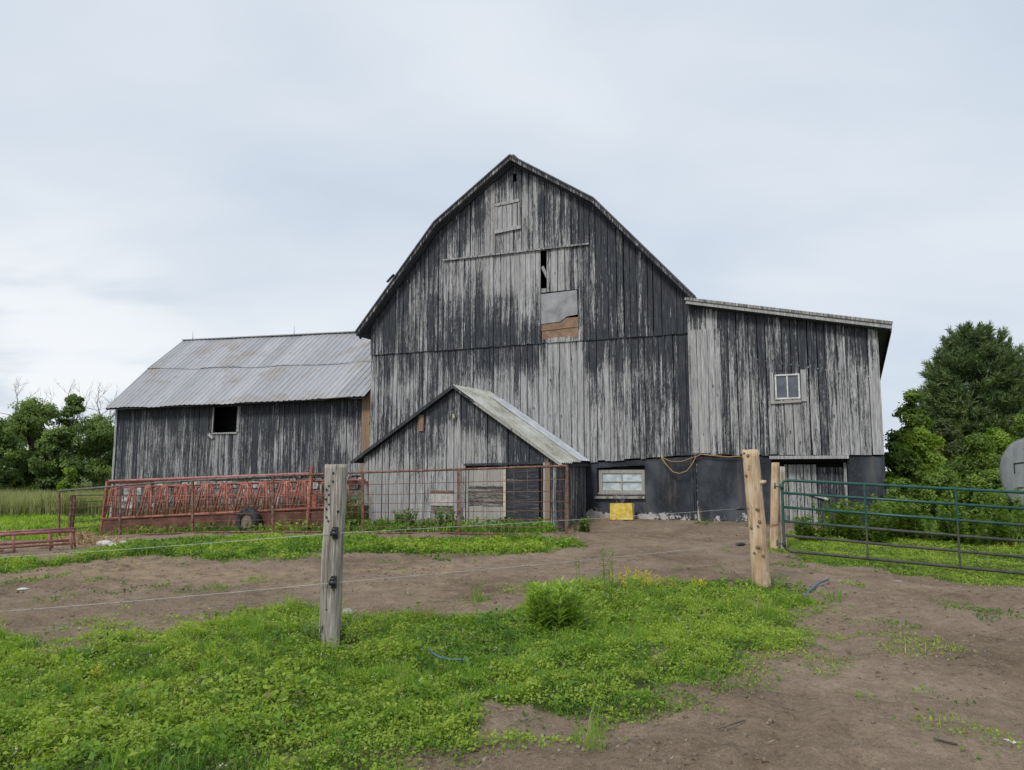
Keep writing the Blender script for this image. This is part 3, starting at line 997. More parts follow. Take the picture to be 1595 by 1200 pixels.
lean.plank((lt1[0] - .03, -.4, lt1[1] - .17), (lt1[0] - .03, LD + .3, lt1[1] - .17), .15, .04, 'barn_wood', 'fascia_board', wear=.2)
dm = (bu(1204, 770, .1), bu(1322, 770, .1), -.3, bz(1260, 717, .1))
m = MB(); m.prism([(.06, 1.7), (.06, lzr(LL) - .15), (LR - LL - .05, lzr(LR) - .15), (LR - LL - .05, -.3), (.06, -.3)], LD - .06, LD)
m.box((LR - LL - .08, LY + .03, -.3), (LR - LL - .01, LD - .06, lzr(LR) - .16))
m.build('side_wall', MAT['barn_wood'], lean.root)
lean.box(LL + .1, LR - .1, .0, LD - .1, 1.72, 1.8, 'dark_void', 'loft_floor')


def lwear(u, z):
    return .1 + .35 * max(0, 1 - abs(z - .1) / .4) + .22 * max(0, 1 - math.hypot((u - bu(1130, 770, .1)) / .5, (z - .85) / .2)) + .5 * max(0, 1 - abs(u - bu(1086, 760, .1)) / .08)


lean.wallgrid(bu(1085, 760, .1), dm[0], lambda u: -.25, lambda u: lsill(u) - .03, -.06, [], 'foundation_black', 'foundation', lwear, rough=.012)
lean.wallgrid(dm[1], LR - .0, lambda u: -.25, lambda u: lsill(u) - .03, -.06, [], 'foundation_black', 'foundation', lambda u, z: .08, rough=.01)
lean.plank((dm[0] - .05, LY - .02, dm[3] + .08), (dm[1] + .05, LY - .02, dm[3] + .08), .09, .1, 'barn_wood', 'lintel', wear=.8)
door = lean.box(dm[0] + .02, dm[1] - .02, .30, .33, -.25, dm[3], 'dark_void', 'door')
lean.boards(bu(1222, 770, -.2), bu(1273, 770, -.2), lambda u: -.05, lambda u: dm[3] - .12, .24, wm=.17, parent=door, wearfix=.62, ragged=.05, jit=.4)
lean.boards(bu(1273, 770, -.2), bu(1319, 770, -.2), lambda u: -.05, lambda u: dm[3] - .2, .26, wm=.28, parent=door, wearfix=.22, ragged=.04)
lean.plank((bu(1256, 770, -.15), .2, bz(1256, 768, -.15)), (bu(1290, 770, -.15), .2, bz(1290, 778, -.15)), .07, .04, 'barn_wood', 'latch_bar', door, .95)
lean.plank((bu(1318, 770, -.1), .1, -.1), (bu(1318, 770, -.1), .1, dm[3]), .08, .05, 'barn_wood', 'jamb', door, .5)

# ---- long low wing with a metal roof
WY = .12
WL, WR = bu(180, 680, -WY), UL - .03
wing = Bld('barn_wing', WL, 'long low barn wing with black peeling boards under a ribbed metal roof', 'barn', WEAR_WING, .85)
wsill = pwl([(WL, 1.05), (WR, 1.3)])
we0, we1 = bp(165, 637, .35), bp(575, 618, .35)
weave = lin(we0, we1)
wo = (bu(333, 655, -WY), bu(370, 655, -WY), bz(350, 674, -WY), bz(350, 634, -WY))
wing.boards(WL, bu(564, 650, -WY), wsill, lambda u: weave(u) + .25, WY, holes=(wo,), wm=.24)
wing.boards(bu(564, 650, -WY), WR, wsill, lambda u: weave(u) + .2, WY - .03, wm=.24, mat='brown_wood', wearfix=.85)
wing.plank((WL + .03, WY - .04, -.6), (WL + .03, WY - .04, weave(WL) + .1), .12, .03, 'barn_wood', 'corner_board', wear=.75)
op = wing.box(wo[0] - .6, wo[1] + .8, WY + .7, WY + .72, wo[2] - .3, wo[3] + .3, 'dark_void', 'opening_dark_sheet')  # near-black sheet behind the hole, painting in the unlit interior
wing.plank((wo[1] + .07, WY - .03, wo[2] + .02), (wo[1] + .1, WY - .03, wo[3]), .16, .03, 'barn_wood', 'jamb', op, .55)
wing.plank((wo[0] - .02, WY - .03, wo[2] + .02), (wo[0] + .0, WY - .03, wo[3]), .05, .03, 'pale_wood', 'jamb', op, .9)
wing.plank((wo[0] - .02, WY - .035, wo[2] - .03), (wo[1] + .05, WY - .035, wo[2] - .03), .06, .04, 'barn_wood', 'sill', op, .9)
wing.plank((wo[0] - .2, WY - .05, wo[2] - .05), (wo[0] + .05, WY - .05, wo[2] - .22), .12, .03, 'barn_wood', 'broken_trim', op, .95)
YM, YR = 1.78, 3.64
wz_mid = lin((we0[0], bz(232, 573, -YM)), (UL, bz(576, 563, -YM)))
wz_rdg = lin((we0[0], bz(285, 531, -YR)), (bu(555, 518, -YR), bz(555, 518, -YR)))
yaxis_e = -.35
RU0, RU1 = we0[0], UL - .02
sag = lambda u: -.07 * math.sin(max(0, min(1, (u - RU0) / (RU1 - RU0))) * math.pi) + .025 * math.sin(u * 1.7)


def sheet(b, ua, ub, lower, upper, mat, pitch=.27, rib=.03, name='roof_sheet', lift=0.0, drop=0.0, rows=3):
    """ribbed sheet from a lower edge f(u)->(y,z) to an upper one"""
    cs = []
    x = ua
    while x < ub - 1e-4:
        for dx, h in ((0, 0), (.03, rib), (.075, rib), (.105, 0), (.19, .004)):
            if x + dx < ub:
                cs.append((x + dx, h))
        x += pitch
    cs.append((ub, 0))
    vs = []
    for r in range(rows + 1):
        t = r / rows
        for u, h in cs:
            (y0, z0), (y1, z1) = lower(u), upper(u)
            L = math.hypot(y1 - y0, z1 - z0); ny_, nz_ = -(z1 - z0) / L, (y1 - y0) / L
            hh = h + lift
            vs.append((u - b.u0, y0 + (y1 - y0) * t + ny_ * hh, z0 + (z1 - z0) * t + nz_ * hh - (drop if r == 0 else 0)))
    n = len(cs)
    fs = [(r * n + i, r * n + i + 1, (r + 1) * n + i + 1, (r + 1) * n + i) for r in range(rows) for i in range(n - 1)]
    k = MB(); k._add(vs, fs)
    return k.build(name, MAT[mat], b.root, fix=False)


u = RU0
k = 0
while u < RU1 - .05:
    ub_ = min(u + .81, RU1)
    lf = lambda q: (yaxis_e, weave(q) + .03 + sag(q) * .6)
    md = lambda q: (YM, wz_mid(q) + sag(q))
    rg = lambda q: (YR, wz_rdg(q) + sag(q) * .5)
    sheet(wing, u, ub_, lf, md, 'corrugated_metal', lift=random.uniform(0, .012), drop=random.uniform(0, .02))
    md2 = lambda q: (YM - .12, wz_mid(q) + sag(q) - .085)
    sheet(wing, u, ub_, md2, rg, 'corrugated_metal', lift=.02 + random.uniform(0, .014), drop=random.uniform(-.01, .02))
    # rear slope
    rr = lambda q: (2 * YR + .4, weave(q) + .1)
    sheet(wing, u, ub_, rg, rr, 'corrugated_metal')
    u = ub_; k += 1
m = MB()
for ua, ub_ in ((RU0 + .02, RU1 - .01),):
    m._add([(ua - WL, yaxis_e + .02, weave(ua) - .05), (ub_ - WL, yaxis_e + .02, weave(ub_) - .05), (ub_ - WL, YM, wz_mid(ub_) - .22), (ua - WL, YM, wz_mid(ua) - .22),
            (ub_ - WL, YR, wz_rdg(ub_) - .22), (ua - WL, YR, wz_rdg(ua) - .22), (ub_ - WL, 2 * YR + .35, weave(ub_) - .1), (ua - WL, 2 * YR + .35, weave(ua) - .1)],
           [(0, 1, 2, 3), (3, 2, 4, 5), (5, 4, 6, 7)])
m.build('roof_deck', MAT['barn_wood'], wing.root, fix=False)
a, b_ = RU0, RU1
wing.plank((a, YR, wz_rdg(a) + .02), (b_, YR, wz_rdg(b_) + .02), .04, .28, 'corrugated_metal', 'ridge_cap', up=(0, 0, 1))
wing.plank((a + .02, yaxis_e, weave(a) - .02), (a + .02, YM, wz_mid(a) - .02), .12, .03, 'barn_wood', 'rake_board', wear=.7)
wing.plank((a + .02, YM, wz_mid(a) - .03), (a + .02, YR, wz_rdg(a) - .03), .12, .03, 'barn_wood', 'rake_board', wear=.7)
for px_, py_, top in ((300, 530, 518), (458, 523, 508)):
    uu, zz = bp(px_, py_, -YR)
    m = MB().tube([(uu - WL, YR, wz_rdg(uu)), (uu - WL, YR, wz_rdg(uu) + .42)], [.012, .006], 6); m.tube([(uu - WL, YR, wz_rdg(uu) + .02), (uu - WL, YR, wz_rdg(uu) + .08)], .03, 6)
    m.build('lightning_rod', MAT['dark_pipe'], wing.root)
u2, z2 = bp(520, 617, .35)
wing.plank((u2 - .4, -.38, weave(u2) + .0), (u2 + .75, -.42, weave(u2 + .7) + .02), .035, .3, 'mossy_metal', 'loose_roofing')
m = MB()
m.prism([(.05, -1.2), (.05, 4), (WR - WL, 4), (WR - WL, -1.2)], 2 * YR - .05, 2 * YR)
m._add([(.02, WY + .03, -1.3), (.02, WY + .03, weave(WL)), (.02, YM, wz_mid(WL) - .2), (.02, YR, wz_rdg(WL) - .22), (.02, 2 * YR, weave(WL)), (.02, 2 * YR, -1.3)], [(0, 1, 2, 3, 4, 5)])
m.build('side_wall', MAT['barn_wood'], wing.root)
# stone footing, whitewashed
zg = lambda u: gz1(*uyz_world(u, WY, 0)[:2]) - .1
fd = wing.box(WL + .03, WR, WY + .12, WY + .4, -1.3, 1.3, 'mortar', 'foundation')
z = -1.05
row = 0
while z < 1.28:
    hgt = random.uniform(.26, .36)
    u = WL + .04
    while u < WR - .1:
        wd = random.uniform(.3, .62)
        top = min(z + hgt, wsill(u) - .02)
        if top - z > .08 and top > zg(u):
            ub_ = min(u + wd, WR - .01)
            c = [(u + .015, z + .012), (ub_ - .015, z + .012 + random.uniform(0, .02)), (ub_ - .015 - random.uniform(0, .02), top - .012), (u + .015 + random.uniform(0, .03), top - .012 - random.uniform(0, .02))]
            q = MB().prism([(x - WL, zz) for x, zz in c], WY + .03 + random.uniform(-.02, .03), WY + .13)
            q.build('stone', MAT['whitewashed_stone'], fd)
        u += wd
    z += hgt; row += 1

# ---- entrance shed in front of the gable
SY = -2.5
SL, SR = bu(566, 740, -SY), bu(868, 760, -SY)
shed = Bld('entrance_shed', SL, 'low gabled shed with two worn doors against the tall barn', 'shed', WEAR_SHED, 1.2)
se0, sap, se1 = bp(547, 719, -SY + .15), bp(705, 600, -SY + .15), bp(873, 721, -SY + .15)
szr = pwl([se0, sap, se1])
sg0 = lambda u: -.34
d_u0, d_u1, d_z1 = bu(725, 780, -SY), bu(848, 780, -SY), bz(785, 726, -SY)
pn = (bu(671, 780, -SY), bu(706, 780, -SY), bz(690, 801, -SY), bz(690, 766, -SY))
shed.boards(SL, SR, sg0, lambda u: szr(u) - .12, SY, holes=((d_u0, d_u1, -1, d_z1), pn), wm=.24, ragged=.05)
shed.box(pn[0], pn[1], SY + .01, SY + .03, pn[2] + .25, pn[3], 'board_panel', 'wall_patch')
shed.plank((pn[0] - .02, SY - .02, pn[3] + .01), (pn[1] + .02, SY - .02, pn[3] + .01), .05, .03, 'brown_wood', 'batten', wear=.5)
shed.box(pn[0], pn[1], SY + .012, SY + .03, pn[2], pn[2] + .24, 'peeling_panel', 'wall_patch', wear=.5)
shed.box(bu(653, 655, -SY), bu(660, 655, -SY) + .02, SY - .045, SY - .03, bz(656, 672, -SY), bz(656, 647, -SY), 'brown_wood', 'patch_board', wear=.7)
# doors
dmid = bu(789, 780, -SY)
dz0 = bz(745, 825, -SY)
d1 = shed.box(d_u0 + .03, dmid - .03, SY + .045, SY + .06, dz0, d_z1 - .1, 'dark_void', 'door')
shed.boards(d_u0 + .03, dmid - .06, lambda u: dz0, lambda u: d_z1 - .1, SY + .01, mat='pale_wood', wm=.3, parent=d1, wearfix=.9, ragged=.01, gap=.004)
zA, zB = bz(760, 788, -SY), bz(760, 757, -SY)
shed.box(d_u0 + .08, dmid - .11, SY - .008, SY + .004, zA, zB, 'peeling_panel', 'panel', d1, .42)
shed.plank((d_u0 + .07, SY - .01, dz0 + .02), (d_u0 + .07, SY - .01, d_z1 - .1), .07, .03, 'pale_wood', 'stile', d1, .9)
shed.plank((dmid - .05, SY - .02, dz0 + .4), (dmid - .05, SY - .02, d_z1 - .1), .08, .04, 'cream_paint', 'stile', d1, .9)
d2b = bu(839, 780, -SY)
d2 = shed.box(dmid, d2b, SY + .02, SY + .05, dz0 + .23, d_z1 - .06, 'peeling_panel', 'door', wear=.14)
shed.boards(dmid + .01, d2b - .0, lambda u: dz0, lambda u: dz0 + .23, SY + .01, mat='pale_wood', wm=.3, parent=d2, wearfix=.95, ragged=.005)
shed.box(d2b + .01, bu(848, 780, -SY), SY + .06, SY + .08, -.2, d_z1, 'dark_void', 'gap_dark_strip')  # near-black strip stands in for the shade of the open gap
shed.plank((bu(853, 780, -SY), SY - .04, -.25), (bu(854, 780, -SY), SY - .04, d_z1 + .1), .16, .04, 'brown_wood', 'door_post', wear=.98)
shed.plank((bu(848.5, 780, -SY), SY - .05, -.2), (bu(849, 780, -SY), SY - .05, d_z1 + .1), .06, .03, 'pale_wood', 'door_post', wear=.95)
shed.plank((bu(716, 780, -SY), SY - .03, -.2), (bu(716, 780, -SY), SY - .03, d_z1 - .05), .12, .03, 'pale_wood', 'door_post', wear=.8)
shed.plank((d_u0 - .03, SY - .03, d_z1 + .04), (d_u1 + .1, SY - .03, d_z1 + .09), .06, .04, 'barn_wood', 'track', wear=.1)
m = MB().box((bu(709, 645, -SY) - SL - .03, SY - .12, bz(709, 648, -SY)), (bu(709, 645, -SY) - SL + .03, SY - .03, bz(709, 648, -SY) + .05))
m.tube([(bu(709, 645, -SY) - SL, SY - .09, bz(709, 648, -SY) + .0), (bu(709, 645, -SY) - SL, SY - .09, bz(709, 648, -SY) - .1)], [.035, .05], 8)
m.build('lamp', MAT['cream_paint'], shed.root)
# side walls
for ux in (SL, SR - .05):
    shed.box(ux, ux + .05, SY + .03, 0.0, -.35, szr(ux + .025) - .12, 'barn_wood', 'side_wall', wear=.35)
# roof
m = MB(); m.prism([(se0[0] - SL, se0[1]), (sap[0] - SL, sap[1]), (sap[0] - SL, sap[1] - .05), (se0[0] - SL, se0[1] - .05)], SY - .15, .0)
m.build('roof_slope', MAT['old_roofing'], shed.root)
m = MB(); m.prism([(sap[0] - SL + .02, sap[1] - .06), (se1[0] - SL, se1[1] - .06), (se1[0] - SL, se1[1] - .09), (sap[0] - SL + .02, sap[1] - .09)], SY - .1, .0)
m.build('roof_slope', MAT['barn_wood'], shed.root)


def slope_sheet(b, y0, y1, ua, za, ub, zb_, mat, pitch=.17, rib=.034, lift=0.0, name='roof_sheet', tail=0.0):
    cs, y = [], y0
    while y < y1 - 1e-4:
        for dy, h in ((0, 0), (.03, rib), (.06, rib), (.09, 0)):
            if y + dy < y1:
                cs.append((y + dy, h))
        y += pitch
    cs.append((y1, 0))
    L = math.hypot(ub - ua, zb_ - za); nx_, nz_ = -(zb_ - za) / L, (ub - ua) / L
    ub += (ub - ua) / L * tail; zb_ += (zb_ - za) / L * tail
    vs, n = [], len(cs)
    for r in range(5):
        t = r / 4
        for y, h in cs:
            hh = h + lift + random.uniform(0, .006)
            vs.append((ua + (ub - ua) * t - b.u0 + nx_ * hh, y, za + (zb_ - za) * t + nz_ * hh))
    fs = [(r * n + i, (r + 1) * n + i, (r + 1) * n + i + 1, r * n + i + 1) for r in range(4) for i in range(n - 1)]
    k = MB(); k._add(vs, fs)
    return k.build(name, MAT[mat], b.root, fix=False)


slope_sheet(shed, SY - .15, SY + .75, sap[0], sap[1], se1[0], se1[1], 'mossy_metal', tail=.03)
slope_sheet(shed, SY + .7, SY + 1.6, sap[0], sap[1], se1[0], se1[1], 'mossy_metal', lift=.018, tail=-.02)
slope_sheet(shed, SY + 1.55, -.02, sap[0] + .45, sap[1] - .28, se1[0], se1[1], 'flashing', lift=.05, pitch=.22, rib=.02, tail=-.06)
slope_sheet(shed, SY + 1.55, -.02, sap[0], sap[1], sap[0] + .6, sap[1] + (se1[1] - sap[1]) * .6 / (se1[0] - sap[0]), 'mossy_metal', lift=.02)
f = lambda t: (sap[0] + (se1[0] - sap[0]) * t, SY - .16, sap[1] - .05 + (se1[1] - sap[1]) * t)
shed.plank(f(0), f(.22), .05, .03, 'barn_wood', 'rake_board', wear=.2)
shed.plank(f(.2), f(1.02), .075, .03, 'pale_wood', 'rake_board', wear=.8)
shed.plank((se0[0], SY - .16, se0[1] - .05), (sap[0], SY - .16, sap[1] - .05), .1, .03, 'barn_wood', 'rake_board', wear=.12)

# ------------------------------------------------------------------ fences, posts, wire, gate


def log_mesh(name, pts, r, mat, parent=None, sides=18, rings=30, rough=.06, seed=0, facet=0.0):
    """uneven round timber along a path"""
    P = np.array(pts, float)
    tt = np.linspace(0, 1, len(P))
    V = []
    for k in range(rings + 1):
        t = k / rings
        c = np.array([np.interp(t, tt, P[:, i]) for i in range(3)])
        rad = r[0] + (r[1] - r[0]) * t
        for i in range(sides):
            a = 2 * math.pi * i / sides
            nz_ = float(fbm(np.array(math.cos(a) * 2 + 9 + seed), np.array(math.sin(a) * 2 + t * 5.5), seed)) - .5
            nf = float(vnoise(np.array(i * 1.7 + seed * 3), np.array(t * 3.0), seed + 5)) - .5
            rr = rad * (1 + nz_ * rough * 4 + nf * rough * 1.2)
            V.append((c[0] + rr * math.cos(a), c[1] + rr * math.sin(a), c[2] + (random.uniform(-.006, .006) if k == rings else 0)))
    Fs = [(k * sides + i, k * sides + (i + 1) % sides, (k + 1) * sides + (i + 1) % sides, (k + 1) * sides + i) for k in range(rings) for i in range(sides)]
    b = MB(); b._add(V, Fs, True)
    b.f.append(tuple(rings * sides + i for i in range(sides))); b.sm.append(False)
    b.f.append(tuple(reversed(range(sides)))); b.sm.append(False)
    return b.build(name, MAT[mat], parent, fix=False)


def knot(parent, c, d, r, name='knot', l=.012, mat='knot_dark'):
    d = Vector(d).normalized(); c = Vector(c)
    MB().tube([c - d * .015, c + d * l * .6, c + d * l], [r * 1.25, r, r * .55], 8).build(name, MAT[mat], parent)


# left grey post
gp = ground_at(514, 1014)
pz = gzr1(gp[0], gp[1])
ptop = dep(516, 724, gp[1] + .02)
post = empty('fence_post', (gp[0], gp[1], pz))
tag(post, 'weathered grey wooden post with two black insulators rising from the grass', 'fence post')
hgt = ptop[2] - pz
log_mesh('timber', [(-.012, 0, -.25), (0, 0, hgt * .5), (.014, .01, hgt)], (.084, .094), 'log_grey', post, seed=3, rough=.06, sides=28, rings=44)
for px_, py_ in ((519, 737), (512, 757), (508, 763), (518, 750), (507, 778), (512, 771), (508, 793), (512, 786), (508, 806), (526, 797), (511, 812), (511, 851), (508, 950)):
    q = dep(px_, py_, gp[1] - .088)
    knot(post, (q[0] - gp[0], -.083, q[2] - pz), (0, -1, 0), .0085, 'nail_hole', .006, 'black_plastic')


def insulator(name, x, y, z, parent, s=1.0, d=(0, -1, 0)):
    m = MB()
    m.box((x - .022 * s, y - .028, z - .05 * s), (x + .022 * s, y, z + .05 * s))
    m.tube([(x, y, z), (x, y - .05 * s, z)], [.024 * s, .018 * s], 10)
    m.tube([(x - .03 * s, y - .055 * s, z), (x + .03 * s, y - .055 * s, z)], .022 * s, 10)
    m.tube([(x - .02 * s, y - .055 * s, z + .03 * s), (x + .02 * s, y - .055 * s, z + .03 * s)], .012 * s, 8)
    m.build(name, MAT['black_plastic'], parent)


iz1 = dep(521, 831, gp[1] - .13); iz2 = dep(518.5, 908, gp[1] - .13)
for q in (iz1, iz2):
    insulator('insulator', q[0] - gp[0], -.085, q[2] - pz, post)

# right leaning log
rp = ground_at(1187, 914)
rz = gzr1(rp[0], rp[1])
rtop = dep(1169, 701, rp[1] + .05)
logp = empty('log_post', (rp[0], rp[1], rz))
tag(logp, 'leaning pale peeled log post with knots at the edge of the grass', 'fence post')
tx, hgt2 = rtop[0] - rp[0], rtop[2] - rz
log_mesh('timber', [(.03, 0, -.25), (0, 0, 0), (tx * .45, .03, hgt2 * .5), (tx, .05, hgt2)], (.135, .108), 'log_tan', logp, seed=8, rough=.06)
for px_, py_, r_ in ((1168, 710, .022), (1166, 741, .016), (1180.5, 794, .022), (1183.5, 813, .02), (1181, 853, .026), (1188.5, 866, .02), (1181, 820, .014), (1162, 706, .014), (1170, 823, .014), (1176, 862, .012)):
    f_ = (914 - py_) / 213
    cx = tx * f_
    q = dep(px_, py_, rp[1] - .1)
    dx = min(max(q[0] - rp[0] - cx, -.1), .1)
    R_ = .133 + (.108 - .133) * f_
    knot(logp, (cx + dx, .05 * f_ - math.sqrt(max(R_ * R_ - dx * dx, 0)) * .98, q[2] - rz), (dx * .6, -1, 0), r_)
q = dep(1186, 752, rp[1]); knot(logp, (q[0] - rp[0] - .02, -.03, q[2] - rz), (1, -.4, .25), .026, 'branch_stub', .075, 'log_tan')

# electric wires
w1 = np.array([gp[0] + (iz1[0] - gp[0]), gp[1] - .135, iz1[2]]); w2 = np.array([iz2[0], gp[1] - .135, iz2[2]])


def wire(name, label, pts, sag_, r=.0021):
    m = MB(); path = []
    for a, b in zip(pts[:-1], pts[1:]):
        for k in range(12):
            t = k / 12
            p = np.array(a) * (1 - t) + np.array(b) * t
            path.append((p[0], p[1], p[2] - sag_ * 4 * t * (1 - t)))
    path.append(tuple(pts[-1]))
    m.tube(path, r, 5)
    return tag(m.build(name, MAT['white_wire']), label, 'wire')


wl1 = dep(-60, 872, 9.3); wl2 = dep(-60, 957, 8.0)
wr1 = dep(1152, 792.5, rp[1] - .05); wr2 = dep(1152, 848, rp[1] - .05)
wire('electric_wire', 'upper white electric fence wire running between the two wooden posts', [wl1, w1, wr1], .012)
wire('electric_wire', 'lower white electric fence wire held by the lower insulator', [wl2, w2, wr2], .012)
for q, lab in ((wr1, 'black end handle of the upper wire beside the pale log post'), (wr2, 'black end handle of the lower wire beside the pale log post')):
    h = empty('wire_handle', (q[0], q[1], q[2])); tag(h, lab, 'wire handle')
    MB().tube([(-.05, 0, 0), (-.02, 0, 0), (.05, 0, 0), (.075, 0, 0)], [.014, .024, .024, .01], 10).build('grip', MAT['black_plastic'], h)
    ex = rp[0] + tx * max(0, (q[2] - rz) / hgt2) - .10 - q[0]
    MB().tube([(.07, 0, 0), (ex * .6, .02, -.005), (ex, .05, 0)], .004, 5).build('hook', MAT['dark_pipe'], h)

# two old posts by the barn door
for (a, b, c, d, wd, lab) in ((1204, 832, 1208, 721, .085, 'thicker weathered wooden gatepost standing beside the green gate end'), (1219, 836, 1218, 727, .07, 'thinner grey wooden gatepost close behind the green gate end')):
    D_ = 15.6
    q0 = dep(a, b, D_); q1 = dep(c, d, D_); zz = gzr1(q0[0], q0[1])
    e = empty('gatepost', (q0[0], q0[1], zz)); tag(e, lab, 'fence post')
    log_mesh('timber', [(0, 0, -.25), ((q1[0] - q0[0]) * .5, 0, (q1[2] - zz) * .5), (q1[0] - q0[0], 0, q1[2] - zz)], (wd * 1.05, wd * .9), 'log_grey' if wd < .08 else 'log_tan', e, seed=int(a), sides=12, rings=14, rough=.05)
    if wd > .08:
        MB().tube([(wd * 1.16 * math.cos(t) + .01, wd * 1.16 * math.sin(t), .5 + .01 * math.cos(t)) for t in np.linspace(0, 6.2, 14)], .006, 5).build('wire_tie', MAT['rusty_pipe'], e)

# green tube gate
GA, GB = dep(1222, 860, 14.0), dep(1595, 893, 12.9)
gdir = (GB - GA)[:2]; glen_seen = np.linalg.norm(gdir); gdir = gdir / glen_seen
GLEN = 4.85
gate = empty('farm_gate', (GA[0], GA[1], GA[2]), math.atan2(gdir[1], gdir[0]))
tag(gate, 'dark green six rail tubular farm gate with muddy lower rails', 'gate')
g0z = gate.location.z
# rail heights at the two sides, from the photograph
rl = [748, 768, 790, 812, 834, 858]; rr_ = [767, 792, 818, 843, 868, 893]
lz = [dep(1222, v, GA[1])[2] - g0z for v in rl]; rzs = [dep(1595, v, GB[1])[2] - g0z for v in rr_]
far = [a + (b - a) * GLEN / glen_seen for a, b in zip(lz, rzs)]
gzat = lambda i, x: lz[i] + (far[i] - lz[i]) * x / GLEN
TR = .0245
c = .09
loop = [(c, 0, gzat(0, c)), (GLEN - c, 0, gzat(0, GLEN - c)), (GLEN - .03, 0, gzat(0, GLEN) - .03), (GLEN, 0, gzat(0, GLEN) - c), (GLEN, 0, gzat(5, GLEN) + c), (GLEN - .03, 0, gzat(5, GLEN) + .03), (GLEN - c, 0, gzat(5, GLEN)),
        (c, 0, gzat(5, c)), (.03, 0, gzat(5, 0) + .03), (0, 0, gzat(5, 0) + c), (0, 0, gzat(0, 0) - c), (.03, 0, gzat(0, 0) - .03), (c, 0, gzat(0, c))]
MB().tube(loop, TR * 1.1, 10, caps=False).build('outer_frame', MAT['gate_green'], gate)
for i in range(1, 5):
    MB().tube([(0, 0, gzat(i, 0)), (GLEN, 0, gzat(i, GLEN))], TR, 10).build('rail', MAT['gate_green'], gate)


def gate_x(px_):
    d = ray(px_, 800)
    nrm = np.array([-gdir[1], gdir[0]]); t = (nrm @ GA[:2]) / (nrm @ d[:2])
    return float((d[:2] * t - GA[:2]) @ gdir)


for x in (gate_x(1348), gate_x(1490), gate_x(1640)):
    MB().beam((x, -.022, gzat(5, x)), (x, -.022, gzat(0, x)), .032, .014, (0, 1, 0)).build('brace', MAT['gate_green'], gate)
for i, dz in ((0, -.12), (5, .12)):
    z = gzat(i, 0) + dz
    m = MB().tube([(0, 0, z - .05), (0, 0, z + .05)], .034, 10); m.box((-.12, -.02, z - .012), (-.02, .02, z + .012)); m.tube([(-.12, 0, z - .04), (-.12, 0, z + .07)], .014, 8)
    m.build('hinge', MAT['gate_green'], gate)

# rusty pen fence along the shed
pf = empty('pen_fence', fence_pt(885, 832)); tag(pf, 'rusty pipe pen fence with thin wire rods in front of the shed', 'fence')
o = np.array(pf.location)
TOPP = [(90, 765), (165, 759), (233, 753), (330, 747), (425, 742), (540, 737), (885, 726)]
BOTP = [(116, 838), (155, 836.5), (233, 832), (330, 829), (425, 828), (565, 830), (712, 831), (885, 832)]
ty = lambda px_: float(np.interp(px_, [p[0] for p in TOPP], [p[1] for p in TOPP]))
by = lambda px_: float(np.interp(px_, [p[0] for p in BOTP], [p[1] for p in BOTP]))
fp = lambda px_, py_: tuple(fence_pt(px_, py_) - o)
for a, b in ((90, 300), (300, 425), (425, 714), (714, 885)):
    n = 5
    MB().tube([fp(a + (b - a) * k / n, ty(a + (b - a) * k / n)) for k in range(n + 1)], .03 if a >= 425 else .034, 8).build('top_rail', MAT['rusty_pipe' if a >= 425 else 'dark_pipe'], pf)
for a, b in ((92, 300), (300, 425), (425, 714), (714, 885)):
    n = 4
    MB().tube([fp(a + (b - a) * k / n, by(a + (b - a) * k / n)) for k in range(n + 1)], .024, 8).build('bottom_rail', MAT['rusty_pipe'], pf)
for x in (92, 187, 300, 425, 565, 714, 883):
    a, b = fp(x, by(x) + 4), fp(x, ty(x) + 1)
    MB().beam((a[0], a[1], a[2] - .1), b, .065, .065, (0, 1, 0)).build('post', MAT['rusty_pipe'], pf)
for f_ in (.2, .37, .52, .66, .79, .9):
    for a, b in ((92, 300), (300, 425), (425, 565), (565, 714), (714, 883)):
        n = 3
        MB().tube([fp(a + (b - a) * k / n, ty(a + (b - a) * k / n) * (1 - f_) + by(a + (b - a) * k / n) * f_ + random.uniform(-.4, .4)) for k in range(n + 1)], .0085 if a >= 425 else .0075, 5).build('rod', MAT['rusty_pipe'], pf)
x = 440.0
while x < 880:
    MB().tube([fp(x, ty(x) + 2), fp(x + random.uniform(-.6, .6), by(x) - 1)], .005, 5).build('wire_rod', MAT['rusty_pipe'], pf)
    x += 17 + (x - 440) * .012

# second panel behind the left corner
e0 = dep(107, 842, 28.2); e1 = dep(178, 828, 33.0)
pb = empty('corner_panel', e0); tag(pb, 'narrow dark barred livestock panel turning the left corner of the pen', 'fence')
zt0, zt1 = dep(107, 772, 28.2)[2] - e0[2], dep(178, 771, 33.0)[2] - e0[2]
d = e1 - e0
for k in range(7):
    f_ = k / 6
    MB().tube([(0, 0, .12 + (zt0 - .12) * f_), (d[0], d[1], d[2] + .1 + (zt1 - d[2] - .1) * f_)], .02 if k in (0, 6) else .013, 6).build('rail', MAT['dark_pipe'], pb)
for t in (0, .06, 1):
    MB().beam((d[0] * t, d[1] * t, -.35), (d[0] * t, d[1] * t, zt0 + (zt1 - zt0) * t), .07, .07, (0, 1, 0)).build('post', MAT['rusty_pipe'], pb)

